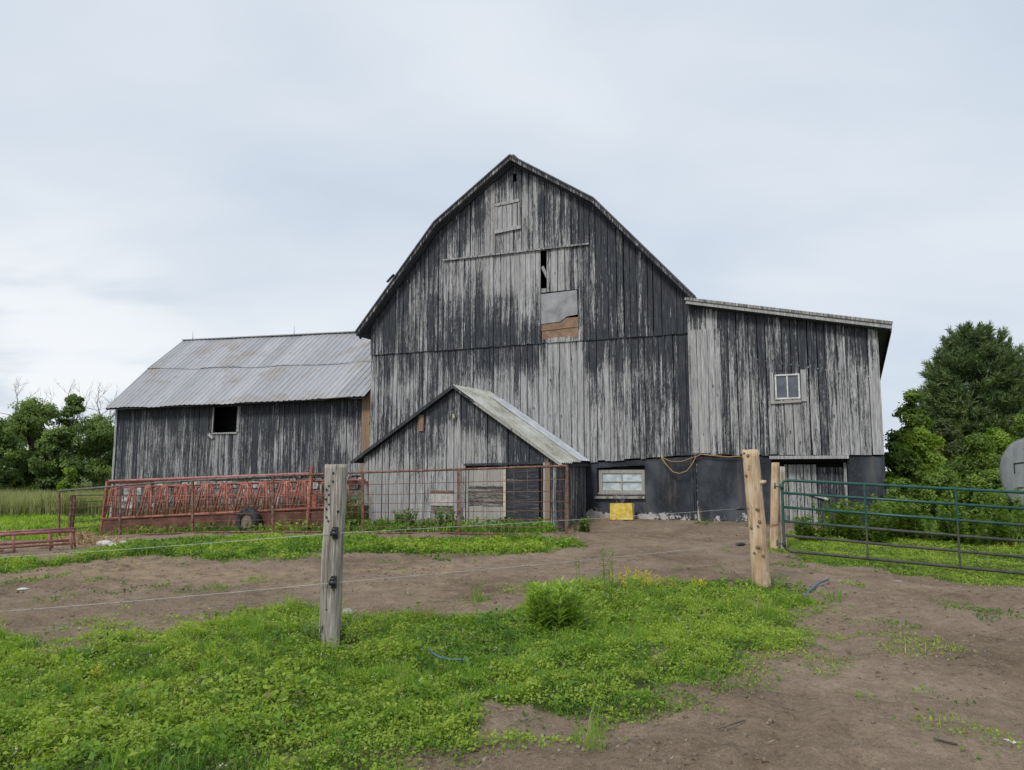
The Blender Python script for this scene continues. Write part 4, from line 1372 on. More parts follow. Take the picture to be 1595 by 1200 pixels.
# ------------------------------------------------------------------ red feeder wagon behind the fence
fl, fr = dep(157, 838, 28.0), dep(512, 827, 23.0)
fw = empty('hay_feeder', (fl[0], fl[1], fl[2]), math.atan2(fr[1] - fl[1], fr[0] - fl[0]))
tag(fw, 'long rust red hay feeder wagon with slanted bars standing behind the pipe fence', 'hay feeder')
FLEN = float(np.linalg.norm((fr - fl)[:2]))
bz_ = lambda x: (fr[2] - fl[2]) * x / FLEN
tz0, tz1 = dep(167, 750, 28.0)[2] - fl[2], dep(497, 738, 23.2)[2] - fl[2]
tz = lambda x: tz0 + (tz1 - tz0) * x / (FLEN * .92)


def fx(px_):
    d = ray(px_, 790); dd = (fr - fl)[:2] / FLEN
    nrm = np.array([-dd[1], dd[0]]); t = (nrm @ fl[:2]) / (nrm @ d[:2])
    return float((d[:2] * t - fl[:2]) @ dd)


FWID = 1.9
th_ = .68
for yy in (0.0, FWID):
    m = MB()
    for a, b in ((0, .5), (.5, 1)):
        xa, xb = FLEN * a, FLEN * b
        m._add([(xa, yy, bz_(xa) + .02), (xb, yy, bz_(xb) + .02), (xb, yy + .0, bz_(xb) + th_), (xa, yy, bz_(xa) + th_),
                (xa, yy + .05, bz_(xa) + .02), (xb, yy + .05, bz_(xb) + .02), (xb, yy + .05, bz_(xb) + th_), (xa, yy + .05, bz_(xa) + th_)],
               [(0, 1, 2, 3), (7, 6, 5, 4), (3, 2, 6, 7), (0, 4, 5, 1), (0, 3, 7, 4), (1, 5, 6, 2)])
    m.build('trough_side', MAT['red_plate'], fw)
    MB().tube([(0, yy - .02, bz_(0) + th_), (FLEN, yy - .02, bz_(FLEN) + th_)], .04, 8).build('trough_rim', MAT['rust_red_paint'], fw)
    ins = .0 if yy == 0 else 0
    sgn = 1 if yy == 0 else -1
    MB().tube([(.12, yy + .12 * sgn, tz(.12)), (FLEN * .92, yy + .12 * sgn, tz(FLEN * .92))], .045, 8).build('top_rail', MAT['pink_red_paint'], fw)
    MB().tube([(.12, yy + .10 * sgn, tz(.12) - .24), (FLEN * .99, yy + .1 * sgn, tz(FLEN * .92) - .2)], .03, 8).build('upper_rail', MAT['rust_red_paint'], fw)
    MB().tube([(.12, yy + .06 * sgn, (tz(.12) + th_) / 2 + .1), (FLEN * .99, yy + .06 * sgn, bz_(FLEN) + th_ + .42)], .014, 6).build('mid_rail', MAT['rust_red_paint'], fw)
groups = [172, 202, 226, 252, 281, 314, 344, 376, 405, 437, 465]
for side in (0, 1):
    yy, sgn = (0, 1) if side == 0 else (FWID, -1)
    for p_ in groups:
        xc = fx(p_) + side * .2
        zt_ = tz(xc) - .22; zb_ = bz_(xc) + th_
        for dx0, dx1, r_ in ((-.33, -.12, .036), (-.14, -.05, .026), (.16, .05, .026), (.33, .13, .036)):
            MB().tube([(xc + dx0 * .95, yy + .0, zb_), (xc + dx1, yy + .1 * sgn, zt_)], r_, 6).build('bar', MAT['rust_red_paint'], fw)
        MB().beam((xc - .12, yy + .1 * sgn - .01, zt_ - .02), (xc + .12, yy + .1 * sgn - .01, zt_ - .02), .03, .1).build('gusset', MAT['rust_red_paint'], fw)
        MB().tube([(xc - .2, yy + .05 * sgn, zb_ + (zt_ - zb_) * .5), (xc + .2, yy + .05 * sgn, zb_ + (zt_ - zb_) * .5)], .016, 6).build('cross_bar', MAT['rust_red_paint'], fw)
# sloping inner rack
for k in range(26):
    x = .3 + k * (FLEN - .6) / 25
    MB().tube([(x, FWID / 2 - .08, bz_(x) + .45), (x, FWID - .2, tz(x) - .28)], .014, 5).build('rack_bar', MAT['red_plate'], fw)
# ends
for xe in (0.0, FLEN):
    z0, z1 = bz_(xe), (tz(xe) if xe == 0 else bz_(xe) + 1.45)
    sl = .17 if xe == 0 else -.05
    for yy in (0.02, FWID - .02):
        MB().beam((xe - .04 if xe == 0 else xe, yy, z0), (xe + sl, yy, z1), .09, .09, (0, 1, 0)).build('end_post', MAT['rust_red_paint'], fw)
    MB().beam((xe + sl, 0, z1 - .05), (xe + sl, FWID, z1 - .05), .07, .09).build('end_rail', MAT['rust_red_paint'], fw)
    MB().box((xe - .02, .05, z0 + .03), (xe + .03, FWID - .05, z0 + th_)).build('end_plate', MAT['red_plate'], fw)
MB().box((.05, .06, min(bz_(0), 0) + .1), (FLEN * .5, FWID - .06, .16)).build('trough_floor', MAT['red_plate'], fw)
# tall post and red panels at the right-hand end
xt = fx(484)
MB().beam((xt - .06, -.05, bz_(xt) + .1), (xt + .05, -.05, bz_(xt) + 1.95), .10, .09, (0, 1, 0)).build('tall_post', MAT['rust_red_paint'], fw)
for k, (a, b, h_) in enumerate(((476, 484, 1.2), (488, 497, 1.4), (500, 507, 1.5))):
    MB().box((fx(a), .25 + .1 * k, bz_(fx(a)) + .5), (fx(b), .30 + .1 * k, bz_(fx(a)) + h_)).build('side_panel', MAT['red_plate' if k else 'rust_red_paint'], fw)
m = MB().tube([(fx(487), .5, bz_(FLEN) + .55), (fx(487), .5, bz_(FLEN) + 1.35)], [.09, .14], 10); m.build('hopper_pipe', MAT['cream_paint'], fw)
m = MB().tube([(fx(452), .8, bz_(FLEN) + .45), (fx(454), .8, bz_(FLEN) + 1.25)], [.07, .09], 8); m.build('hopper_pipe', MAT['tank_grey'], fw)
m = MB().tube([(fx(400), .9, bz_(FLEN * .7) + .45), (fx(402), .9, bz_(FLEN * .7) + 1.25)], [.05, .09], 8); m.build('hopper_pipe', MAT['tank_grey'], fw)


def wheel(parent, x, y, z, r, wd):
    prof_ = [(r * .55, -wd * .42), (r * .8, -wd * .5), (r * .96, -wd * .38), (r, -wd * .15), (r, wd * .15), (r * .96, wd * .38), (r * .8, wd * .5), (r * .55, wd * .42)]
    n = 24; V, Fs = [], []
    for k in range(n):
        a = 2 * math.pi * k / n
        for rad, yy in prof_:
            V.append((x + rad * math.cos(a), y + yy, z + rad * math.sin(a)))
    L = len(prof_)
    for k in range(n):
        for i in range(L - 1):
            Fs.append((k * L + i, ((k + 1) % n) * L + i, ((k + 1) % n) * L + i + 1, k * L + i + 1))
    b = MB(); b._add(V, Fs, True)
    t_ = b.build('wheel', MAT['tyre_rubber'], parent)
    m = MB().tube([(x, y - wd * .25, z), (x, y + wd * .25, z)], r * .57, 20); m.tube([(x, y - wd * .4, z), (x, y + wd * .3, z)], r * .16, 12)
    m.build('rim', MAT['wheel_rim'], t_)


for px_, yy in ((396, -.22), (396, FWID + .2), (215, FWID + .2)):
    x = fx(px_); wheel(fw, x, yy, bz_(x) + .36, .46, .26)

rh = np.random.default_rng(515)
n = 5000
hx = rh.uniform(.3, FLEN * .75, n); hz = np.abs(rh.normal(0, .22, n)) * (.3 + .9 * vnoise(hx * 1.2, hx * 0, 7))
Ph = np.stack([hx, rh.uniform(.06, FWID - .1, n), bz_(hx) + th_ - .05 + hz], 1)
n_ = rh.normal(size=(n, 3)); t_ = rh.normal(size=(n, 3)); t_ -= (t_ * n_).sum(1, keepdims=True) * n_ / (n_ ** 2).sum(1, keepdims=True)
t_ /= np.linalg.norm(t_, axis=1, keepdims=True); b_ = np.cross(n_, t_); b_ /= np.linalg.norm(b_, axis=1, keepdims=True)
L_ = rh.uniform(.1, .3, n)[:, None]
Vh = np.stack([Ph, Ph + t_ * L_ * .5 + b_ * .008, Ph + t_ * L_, Ph + t_ * L_ * .5 - b_ * .008], 1).reshape(-1, 3)
Ch = np.array((.30, .20, .11)) * rh.uniform(.5, 1.4, (n, 1))
np_mesh('hay', Vh, np.arange(n * 4).reshape(n, 4), MAT['straw'], fw, colors=np.repeat(Ch, 4, 0))['kind'] = 'stuff'

# low red frame lying at the left
ra, rb = dep(-140, 876, 13.6), dep(110, 850, 15.4)
rk = empty('feed_bunk', (ra[0], ra[1], gzr1(ra[0], ra[1])), math.atan2(rb[1] - ra[1], rb[0] - ra[0]))
tag(rk, 'low faded red tubular feed bunk frame on the dirt left of the fence', 'feed bunk')
RL = float(np.linalg.norm((rb - ra)[:2])); dzr = gzr1(rb[0], rb[1]) - rk.location.z
zt_a, zt_b = .34, .36
for yy, sh in ((0, 0), (.62, .25)):
    MB().tube([(0, yy, zt_a), (RL + sh, yy, dzr + zt_b)], .03, 8).build('top_rail', MAT['pink_red_paint'], rk)
    MB().tube([(0, yy, .05), (RL * .55 if yy == 0 else RL + sh, yy, dzr * .6 + .06)], .022, 8).build('bottom_rail', MAT['pink_red_paint'], rk)
    for t in (.12, .36, .6, .84, .99):
        x = RL * t + sh * t
        MB().tube([(x, yy, zt_a + dzr * t), (x + .02, yy + (.05 if yy else -.05), .18 + dzr * t), (x + .05, yy + (.02 if yy else -.02), dzr * t - .03)], .022, 7).build('leg', MAT['pink_red_paint'], rk)
MB().tube([(0, .1, .17), (RL, .12, dzr + .17)], .026, 8).build('middle_rail', MAT['pink_red_paint'], rk)
for t in (.12, .5, .99):
    MB().tube([(RL * t, 0, zt_a + dzr * t - .01), (RL * t + .25 * t, .62, zt_a + dzr * t - .01)], .02, 7).build('cross_rail', MAT['pink_red_paint'], rk)

# ------------------------------------------------------------------ small things along the barn
u_, z_ = bp(969, 795, .25)
yp = empty('yellow_sign_board', uyz_world(u_, -.25, gzr1(*uyz_world(u_, -.25, 0)[:2])), -YAW)
tag(yp, 'small bright yellow panel leaning on the foundation under the window', 'board')
hp_ = z_ + .22 - yp.location.z
MB().prism([(-.36, .0), (.36, .02), (.34, hp_), (-.35, hp_ - .02)], -.09, .01).build('sheet', MAT['yellow_panel'], yp)
MB().box((-.38, .012, 0), (-.32, .05, hp_ * .95)).build('batten', MAT['pale_wood'], yp, attrs={'wear': .9, 'rnd': .2})
MB().box((.3, .012, 0), (.37, .05, hp_ * .97)).build('batten', MAT['pale_wood'], yp, attrs={'wear': .9, 'rnd': .6})
a, b = bp(893, 804, .5), bp(951, 806, .5)
pz0, pz1 = [gzr1(*uyz_world(q[0], -.5, 0)[:2]) for q in (a, b)]
pl = MB(); pl.beam(uyz_world(a[0], -.5, pz0 + .03), uyz_world(b[0], -.55, pz1 + .02), .05, .1)
tag(pl.build('loose_plank', MAT['brown_wood'], attrs={'wear': .8, 'rnd': .4}), 'loose brown plank lying along the foundation left of the yellow panel', 'plank')
rope_px = [(1030, 712), (1036, 722), (1048, 735), (1058, 738), (1070, 734), (1079, 722), (1084, 712), (1092, 708), (1110, 710), (1135, 712), (1158, 711)]
m = MB(); pts = []
for px_, py_ in rope_px:
    u_, z_ = bp(px_, py_, .16); pts.append(uyz_world(u_, -.17, z_))
m.tube(pts, .017, 6)
m2 = [(1030, 712), (1045, 719), (1062, 719), (1084, 711)]
m.tube([uyz_world(*(lambda q: (q[0], -.155, q[1]))(bp(x, y, .155))) for x, y in m2], .014, 6)
tag(m.build('hanging_rope', MAT['rope']), 'tan rope looped along the top of the black foundation wall', 'rope')

# horizontal tank at the right
tc = dep(1602, 739, 18.5)
tank = empty('storage_tank', (tc[0], tc[1], gzr1(tc[0], tc[1])), R(-79))
tag(tank, 'rounded grey metal storage tank standing among weeds behind the gate', 'tank')
TZ = tc[2] - tank.location.z
rt = .86
V, Fs = [], []
prof_ = [(0.0, -.05), (.3, -.048), (.55, -.042), (.78, -.03), (.845, -.01), (.86, .03), (.86, 2.6), (.8, 2.7), (.0, 2.78)]
n = 36
for rad, yy in prof_:
    for k in range(n):
        a = 2 * math.pi * k / n
        V.append((rad * math.cos(a), yy, TZ + rad * math.sin(a)))
for i in range(len(prof_) - 1):
    for k in range(n):
        Fs.append((i * n + k, (i + 1) * n + k, (i + 1) * n + (k + 1) % n, i * n + (k + 1) % n))
b = MB(); b._add(V, Fs, True); b.build('shell', MAT['galvanised_tank'], tank)
MB().tube([(rt * 1.005 * math.cos(t), .02, TZ + rt * 1.005 * math.sin(t)) for t in np.linspace(0, 2 * math.pi, 37)], .014, 6, caps=False).build('rim', MAT['galvanised_tank'], tank)
for sx in (-.5, .5):
    for yy in (.3, 2.2):
        MB().beam((sx, yy, -.1), (sx * .8, yy, TZ - .6), .07, .07).build('leg', MAT['rusty_pipe'], tank)
yf = -.135
m = MB()
for x0, z0, x1, z1 in ((-.34, .26, .28, .31), (-.34, .26, -.34, .02), (-.02, .62, .12, .48), (.1, .48, .1, .32), (-.28, -.32, -.28, -.46), (-.28, -.33, -.12, -.32)):
    m.beam((x0, -.055, TZ + z0), (x1, -.055, TZ + z1), .012, .025)
sm_ = m.build('weld_seam', MAT['black_plastic'], tank); sm_['kind'] = 'stuff'

# scraps on the ground
def ground_tube(name, pxs, r, mat, label, cat, lift=.01):
    pts = []
    for px_, py_ in pxs:
        q = ground_at(px_, py_); pts.append((q[0], q[1], gzr1(q[0], q[1]) + r + lift))
    return tag(MB().tube(pts, r, 8).build(name, MAT[mat]), label, cat)


ground_tube('hose_piece', [(1252, 930), (1262, 923), (1275, 916), (1291, 909)], .014, 'blue_hose', 'short blue hose lying at the grass edge right of the log post', 'hose', .03)
ground_tube('hose_piece', [(666, 1031), (674, 1039), (684, 1044), (700, 1047), (716, 1050), (732, 1050)], .008, 'blue_hose', 'curved blue hose scrap lying in the middle of the grass', 'hose', .095)


def stone(name, px_, py_, s, mat, label, cat='stone', flat=.6, lift=.3, seed=0):
    q = ground_at(px_, py_); rs = np.random.default_rng(seed + int(px_))
    V, Fs = [], []
    nu, nv = 10, 6
    for j in range(nv + 1):
        ph = -math.pi / 2 + math.pi * j / nv
        for i in range(nu):
            th = 2 * math.pi * i / nu
            k = 1 + .25 * (rs.random() - .5)
            V.append((s * k * math.cos(ph) * math.cos(th) * 1.2, s * k * math.cos(ph) * math.sin(th), s * flat * k * math.sin(ph)))
    for j in range(nv):
        for i in range(nu):
            Fs.append((j * nu + i, j * nu + (i + 1) % nu, (j + 1) * nu + (i + 1) % nu, (j + 1) * nu + i))
    b = MB(); b._add(V, Fs)
    ob = b.build(name, MAT[mat]); ob.location = (q[0], q[1], gzr1(q[0], q[1]) + s * flat * lift)
    return tag(ob, label, cat)


stone('stone', 540, 957, .075, 'stone_grey', 'grey brown stone on the dirt just behind the grey post')
stone('stone', 36, 919, .06, 'pale_stone', 'pale flat stone lying alone on the dirt near the lower wire', flat=.3)
stone('stone', 163, 848, .16, 'pale_stone', 'larger white rock on the ground under the feeder end', flat=.55)
stone('stone', 178, 851, .10, 'pale_stone', 'smaller white rock beside the larger one under the feeder end', flat=.6)
stone('stone', 192, 846, .09, 'pale_stone', 'white rock furthest along the trough under the feeder', flat=.6)
stone('paper_scrap', 1570, 1159, .032, 'white_paint', 'crumpled white scrap on the bare dirt', 'scrap', flat=.25)
stone('stone', 1398, 906, .06, 'stone_grey', 'grey stone at the grass edge before the green gate', flat=.5)
ground_tube('dead_stick', [(1455, 1162), (1475, 1165), (1492, 1168)], .006, 'bark', 'dark stick lying on the bare dirt beside the white scrap', 'stick')
ground_tube('dead_stick', [(1118, 1140), (1160, 1130)], .004, 'bark', 'thin dark stick in the bare dirt beyond the grass', 'stick')
ground_tube('white_rod', [(905, 1116), (930, 1107), (955, 1113)], .003, 'rope', 'thin pale bent stalk on dirt at the lower grass edge', 'stalk')

# ------------------------------------------------------------------ vegetation


def pick(P, c):
    """rows of palette P mixed by c in 0..1"""
    P = np.array(P); k = np.clip(c, 0, .9999) * (len(P) - 1)
    i = k.astype(int); f = (k - i)[:, None]
    return P[i] * (1 - f) + P[i + 1] * f


def unit(v):
    return v / np.maximum(np.linalg.norm(v, axis=1, keepdims=True), 1e-9)


def leaf_geo(P, N, size, aspect, rng, fold=.15, tdir=None):
    """rhombic leaves at points P with rough normals N"""
    n = len(P)
    N = unit(N)
    r = rng.normal(size=(n, 3)) if tdir is None else tdir
    T = unit(r - (r * N).sum(1, keepdims=True) * N)
    B = np.cross(N, T)
    s = np.asarray(size).reshape(-1, 1) * np.ones((n, 1))
    w = s * aspect
    V = np.stack([P, P + T * s * .45 + B * w * .5 + N * w * fold, P + T * s, P + T * s * .45 - B * w * .5 + N * w * fold], 1)
    F = np.arange(n * 4).reshape(n, 4)
    return V.reshape(-1, 3), F


def blade_geo(P, h, w, lean, rng):
    n = len(P)
    a = rng.uniform(0, 2 * np.pi, n); az = rng.uniform(0, 2 * np.pi, n)
    L = np.stack([np.cos(a), np.sin(a), np.zeros(n)], 1) * lean[:, None]
    S = np.stack([np.cos(az), np.sin(az), np.zeros(n)], 1) * w[:, None] * .5
    up_ = np.array([0, 0, 1.])
    M1 = P + up_ * (h * .55)[:, None] + L * .35 * h[:, None]
    Tp = P + up_ * (h * (1 - .35 * lean))[:, None] + L * h[:, None]
    V = np.stack([P - S, P + S, M1 + S * .8, M1 - S * .8, Tp], 1).reshape(-1, 3)
    b = np.arange(n)[:, None] * 5
    F = np.concatenate([b + np.array([[0, 1, 2]]), b + np.array([[0, 2, 3]]), b + np.array([[3, 2, 4]])])
    return V, F


def tris(F4):
    return np.concatenate([F4[:, [0, 1, 2]], F4[:, [0, 2, 3]]])


def merge(parts):
    Vs, Fs, Cs, o = [], [], [], 0
    for V, F, C in parts:
        Vs.append(V); Fs.append(F + o); Cs.append(C); o += len(V)
    return np.concatenate(Vs), np.concatenate(Fs), np.concatenate(Cs)


def scatter(n, box, maskf, rng, near=None):
    x = rng.uniform(box[0], box[1], n); y = rng.uniform(box[2], box[3], n)
    p = maskf(x, y)
    if near is not None:
        p = p * np.clip((near / np.maximum(y, .1)) ** 1.6, 0, 1)
    k = rng.random(n) < p
    x, y = x[k], y[k]
    # keep to what the camera can see plus a margin
    k = (np.abs(x) < y * .80 + 2.5)
    x, y = x[k], y[k]
    return np.stack([x, y, gzr(x, y)], 1)


GREENS = [(.050, .112, .026), (.112, .218, .032), (.195, .322, .040), (.31, .41, .062)]
rg1 = np.random.default_rng(5)


def tint(P, rng, seed, amp=.5, base=.5):
    c = base + (fbm(P[:, 0] * .6, P[:, 1] * .6, seed, 3) - .5) * 2.4 * amp + (fbm(P[:, 0] * 4.5, P[:, 1] * 4.5, seed + 3, 3) - .5) * 2.2 * amp + rng.normal(0, .13, len(P))
    return np.clip(c, 0, 1)


def cover(name, label, box, maskf, n_leaf, n_blade, leaf, blade, rng, near=None, base=.55, seed=90, hmax=.1, mat='grass_leaf', palette=GREENS):
    parts = []
    if n_leaf:
        P = scatter(n_leaf, box, maskf, rng, near)
        hv = .5 * fbm(P[:, 0] * 1.6, P[:, 1] * 1.6, seed + 9, 3) + .5 * vnoise(P[:, 0] * 7, P[:, 1] * 7, seed + 2)
        far_ = np.clip(P[:, 1] / 7, 1, 3)
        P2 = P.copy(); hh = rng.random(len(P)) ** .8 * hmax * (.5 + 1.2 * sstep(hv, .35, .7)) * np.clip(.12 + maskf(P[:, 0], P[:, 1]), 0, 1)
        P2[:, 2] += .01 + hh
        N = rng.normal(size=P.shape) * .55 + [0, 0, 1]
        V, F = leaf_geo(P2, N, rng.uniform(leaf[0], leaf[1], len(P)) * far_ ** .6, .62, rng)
        c = tint(P, rng, seed, .6, base - .12 + .6 * (hh / (hmax * 1.2)).clip(0, .55))  # low leaves tinted darker: shade between the plants put into the colour
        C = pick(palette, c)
        dead = rng.random(len(P)) < .02
        C[dead] = (.24, .19, .10)
        parts.append((V, tris(F), np.repeat(C, 4, 0)))
    if n_blade:
        P = scatter(n_blade, box, maskf, rng, near)
        hv = .5 * fbm(P[:, 0] * 1.2, P[:, 1] * 1.2, seed + 29, 3) + .5 * vnoise(P[:, 0] * 6, P[:, 1] * 6, seed + 31)
        far_ = np.clip(P[:, 1] / 7, 1, 3)
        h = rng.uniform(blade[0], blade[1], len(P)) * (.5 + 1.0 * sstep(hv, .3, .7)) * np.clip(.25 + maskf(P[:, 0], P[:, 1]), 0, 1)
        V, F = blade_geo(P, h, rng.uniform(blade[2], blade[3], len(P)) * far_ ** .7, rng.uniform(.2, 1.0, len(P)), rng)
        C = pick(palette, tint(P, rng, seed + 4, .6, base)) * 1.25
        dry = rng.random(len(P)) < .06
        C[dry] = (.30, .25, .13)
        parts.append((V, F, np.repeat(C, 5, 0)))
    V, F, C = merge(parts)
    ob = np_mesh(name, V, F, MAT[mat], colors=C)
    return tag(ob, label, 'grass', kind='stuff')


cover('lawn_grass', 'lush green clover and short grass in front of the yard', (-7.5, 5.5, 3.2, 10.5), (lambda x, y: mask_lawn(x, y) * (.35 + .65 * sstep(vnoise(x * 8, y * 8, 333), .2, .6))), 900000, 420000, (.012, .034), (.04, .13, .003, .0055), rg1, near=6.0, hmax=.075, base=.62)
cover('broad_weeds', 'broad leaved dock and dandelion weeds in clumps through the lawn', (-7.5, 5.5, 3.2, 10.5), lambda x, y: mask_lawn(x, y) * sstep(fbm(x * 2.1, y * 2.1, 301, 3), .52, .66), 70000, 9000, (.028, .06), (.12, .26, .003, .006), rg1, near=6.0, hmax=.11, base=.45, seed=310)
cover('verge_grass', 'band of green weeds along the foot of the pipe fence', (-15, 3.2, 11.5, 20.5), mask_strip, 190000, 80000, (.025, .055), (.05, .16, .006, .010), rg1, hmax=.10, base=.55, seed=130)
cover('gate_grass', 'bright grass growing under and behind the green gate', (4.0, 16, 9.5, 22), mask_gate, 150000, 150000, (.016, .036), (.025, .075, .004, .008), rg1, hmax=.028, base=.66, seed=150)
cover('sparse_weeds', 'scattered low weeds in patches on the bare dirt', (-9, 9, 3.5, 15.5), lambda x, y: np.maximum(mask_patch(x, y), .5 * sstep(vnoise(x * 3.1, y * 3.1, 555), .80, .93) * sstep(fbm(x * .6, y * .6, 556), .40, .6)), 200000, 70000, (.014, .036), (.03, .09, .003, .006), rg1, hmax=.03, base=.42, seed=170)
cover('pen_grass', 'grass growing inside the pen behind the fence', (-17.5, 1.5, 17.5, 33), lambda x, y: sstep(sdist(PEN, x, y), -.1, .3), 26000, 26000, (.05, .1), (.1, .35, .01, .02), rg1, hmax=.2, base=.4, seed=190)

rg4 = np.random.default_rng(404)
Tc = scatter(1500, (-7.5, 5.2, 3.6, 10.2), lambda x, y: mask_lawn(x, y) * (.25 + .75 * sstep(2.2 - sdist(LAWN, x, y), 1.2, 2.2)) * sstep(fbm(x * 1.1, y * 1.1, 411), .38, .6), rg4)
k_ = 26
P = np.repeat(Tc, k_, 0) + rg4.normal(0, .035, (len(Tc) * k_, 3)) * [1, 1, 0]
hs = np.repeat(rg4.uniform(.12, .34, len(Tc)), k_) * rg4.uniform(.5, 1.05, len(P))
V, F = blade_geo(P, hs, rg4.uniform(.004, .008, len(P)), rg4.uniform(.1, .8, len(P)), rg4)
C = pick(GREENS, np.repeat(rg4.uniform(.3, .95, len(Tc)), k_) + rg4.normal(0, .1, len(P))) * 1.2
dd_ = (rg4.random(len(P)) < .10) | np.repeat(rg4.random(len(Tc)) < .06, k_)
C[dd_] = (.36, .30, .17)
tag(np_mesh('grass_tufts', V, F, MAT['grass_leaf'], colors=np.repeat(C, 5, 0)), 'longer grass tufts and dry stems standing out of the lawn', 'grass', kind='stuff')
P = scatter(330, (-7.5, 5, 3.6, 9.5), mask_lawn, rg1, near=6)
P = np.repeat(P + [0, 0, .11], 8, 0) + rg1.normal(0, .006, (len(P) * 8, 3))
V, F = leaf_geo(P, rg1.normal(size=P.shape) + [0, 0, .6], rg1.uniform(.007, .013, len(P)), .8, rg1)
tag(np_mesh('clover_flowers', V, F, MAT['grass_leaf'], colors=np.tile(np.array((.62, .60, .55)), (len(V), 1))), 'tiny white clover flower heads dotted through the lawn', 'flowers', kind='stuff')

# mown and tall grass of the field to the left, and rough grass to the right
rg2 = np.random.default_rng(9)


def left_field(x, y):
    return sstep(field(x, y), -.2, 1.0) * (x < 0)


cover('field_grass', 'mown bright green field left of the barn', (-36, -14, 20, 42), left_field, 0, 90000, (.05, .1), (.08, .26, .015, .03), rg2, base=.72, seed=210)
parts = []
n = 42000
y = 38.5 + 30 * rg2.random(n) ** 1.3; x = -y * .80 + rg2.random(n) * (y * .42)
P = np.stack([x, y, gz(x, y)], 1)
h = rg2.uniform(.75, 1.35, n) * (.75 + .5 * fbm(x * .3, y * .3, 8))
V, F = blade_geo(P, h, rg2.uniform(.03, .06, n), rg2.uniform(.05, .35, n), rg2)
C = pick([(.14, .18, .065), (.23, .265, .105), (.33, .345, .165), (.42, .41, .25)], tint(P, rg2, 230, .5, .5))
tag(np_mesh('tall_grass', V, F, MAT['grass_leaf'], colors=np.repeat(C, 5, 0)), 'tall pale seeding grass in the field before the trees', 'grass', kind='stuff')
P = scatter(70000, (10.3, 34, 16, 45), lambda x, y: sstep(x - 10.4, 0, .3), rg2)
V, F = blade_geo(P, rg2.uniform(.1, .5, len(P)), rg2.uniform(.012, .03, len(P)), rg2.uniform(.1, .6, len(P)), rg2)
C = pick(GREENS, tint(P, rg2, 240, .5, .55))
tag(np_mesh('rough_grass', V, F, MAT['grass_leaf'], colors=np.repeat(C, 5, 0)), 'rough grass around the shrubs right of the barn', 'grass', kind='stuff')

# straw litter and clods
def yardmask(x, y):
    m = 1 - np.maximum.reduce([mask_lawn(x, y), mask_strip(x, y), mask_gate(x, y)])
    return np.clip(m, 0, 1)


rg3 = np.random.default_rng(21)
P = scatter(130000, (-11, 10, 3.4, 22), lambda x, y: yardmask(x, y) * (.25 + .75 * sstep(fbm(x * .45, y * .45, 61), .42, .62) * sstep(y, 9, 11.5)), rg3, near=12)
n = len(P)
P[:, 2] += .012
az = rg3.uniform(0, 2 * np.pi, n)
T = np.stack([np.cos(az), np.sin(az), rg3.normal(0, .12, n)], 1)
V, F = leaf_geo(P, rg3.normal(size=(n, 3)) * .25 + [0, 0, 1], rg3.uniform(.015, .07, n), .07, rg3, .0, T)
C = pick([(.16, .115, .07), (.30, .235, .14), (.45, .37, .24)], rg3.random(n))
tag(np_mesh('straw_litter', V, F, MAT['straw'], colors=np.repeat(C, 4, 0)), 'loose straw scattered over the dirt yard', 'straw', kind='stuff')
hq = ground_at(128, 848)
n = 5000
rr = np.abs(rg3.normal(0, .45, n)); az = rg3.uniform(0, 2 * np.pi, n)
x = hq[0] + rr * np.cos(az) * 1.2; y = hq[1] + rr * np.sin(az) * 1.6
P = np.stack([x, y, gzr(x, y) + .02 + .22 * np.exp(-(rr / .45) ** 2) * rg3.random(n)], 1)
V, F = leaf_geo(P, rg3.normal(size=(n, 3)) * .6 + [0, 0, 1], rg3.uniform(.08, .22, n), .07, rg3, 0)
C = pick([(.24, .16, .09), (.42, .30, .17), (.55, .43, .27)], rg3.random(n))
tag(np_mesh('hay_heap', V, F, MAT['straw'], colors=np.repeat(C, 4, 0)), 'small heap of tan hay by the end of the feeder', 'hay', kind='stuff')

P = scatter(170000, (-9, 9.5, 3.3, 21), lambda x, y: yardmask(x, y) * (.2 + .8 * sstep(fbm(x * 1.1, y * 1.1, 77), .45, .65)), rg3, near=7)
n = len(P)
s = .003 + .022 * rg3.random(n) ** 7
oct_ = np.array([(1, 0, 0), (0, 1, 0), (-1, 0, 0), (0, -1, 0), (0, 0, .8), (0, 0, -.6)])
V = (oct_[None] * s[:, None, None] * (1 + .5 * (rg3.random((n, 6, 3)) - .5))) 
ca, sa = np.cos(az0 := rg3.uniform(0, 6.3, n)), np.sin(az0)
V = np.stack([V[..., 0] * ca[:, None] - V[..., 1] * sa[:, None], V[..., 0] * sa[:, None] + V[..., 1] * ca[:, None], V[..., 2]], -1) + P[:, None, :]
fo = np.array([(0, 1, 4), (1, 2, 4), (2, 3, 4), (3, 0, 4), (1, 0, 5), (2, 1, 5), (3, 2, 5), (0, 3, 5)])
F = (np.arange(n)[:, None, None] * 6 + fo[None]).reshape(-1, 3)
tag(np_mesh('dirt_clods', V.reshape(-1, 3), F, MAT['clod']), 'crumbs and clods of dark dirt over the yard', 'dirt', kind='stuff')


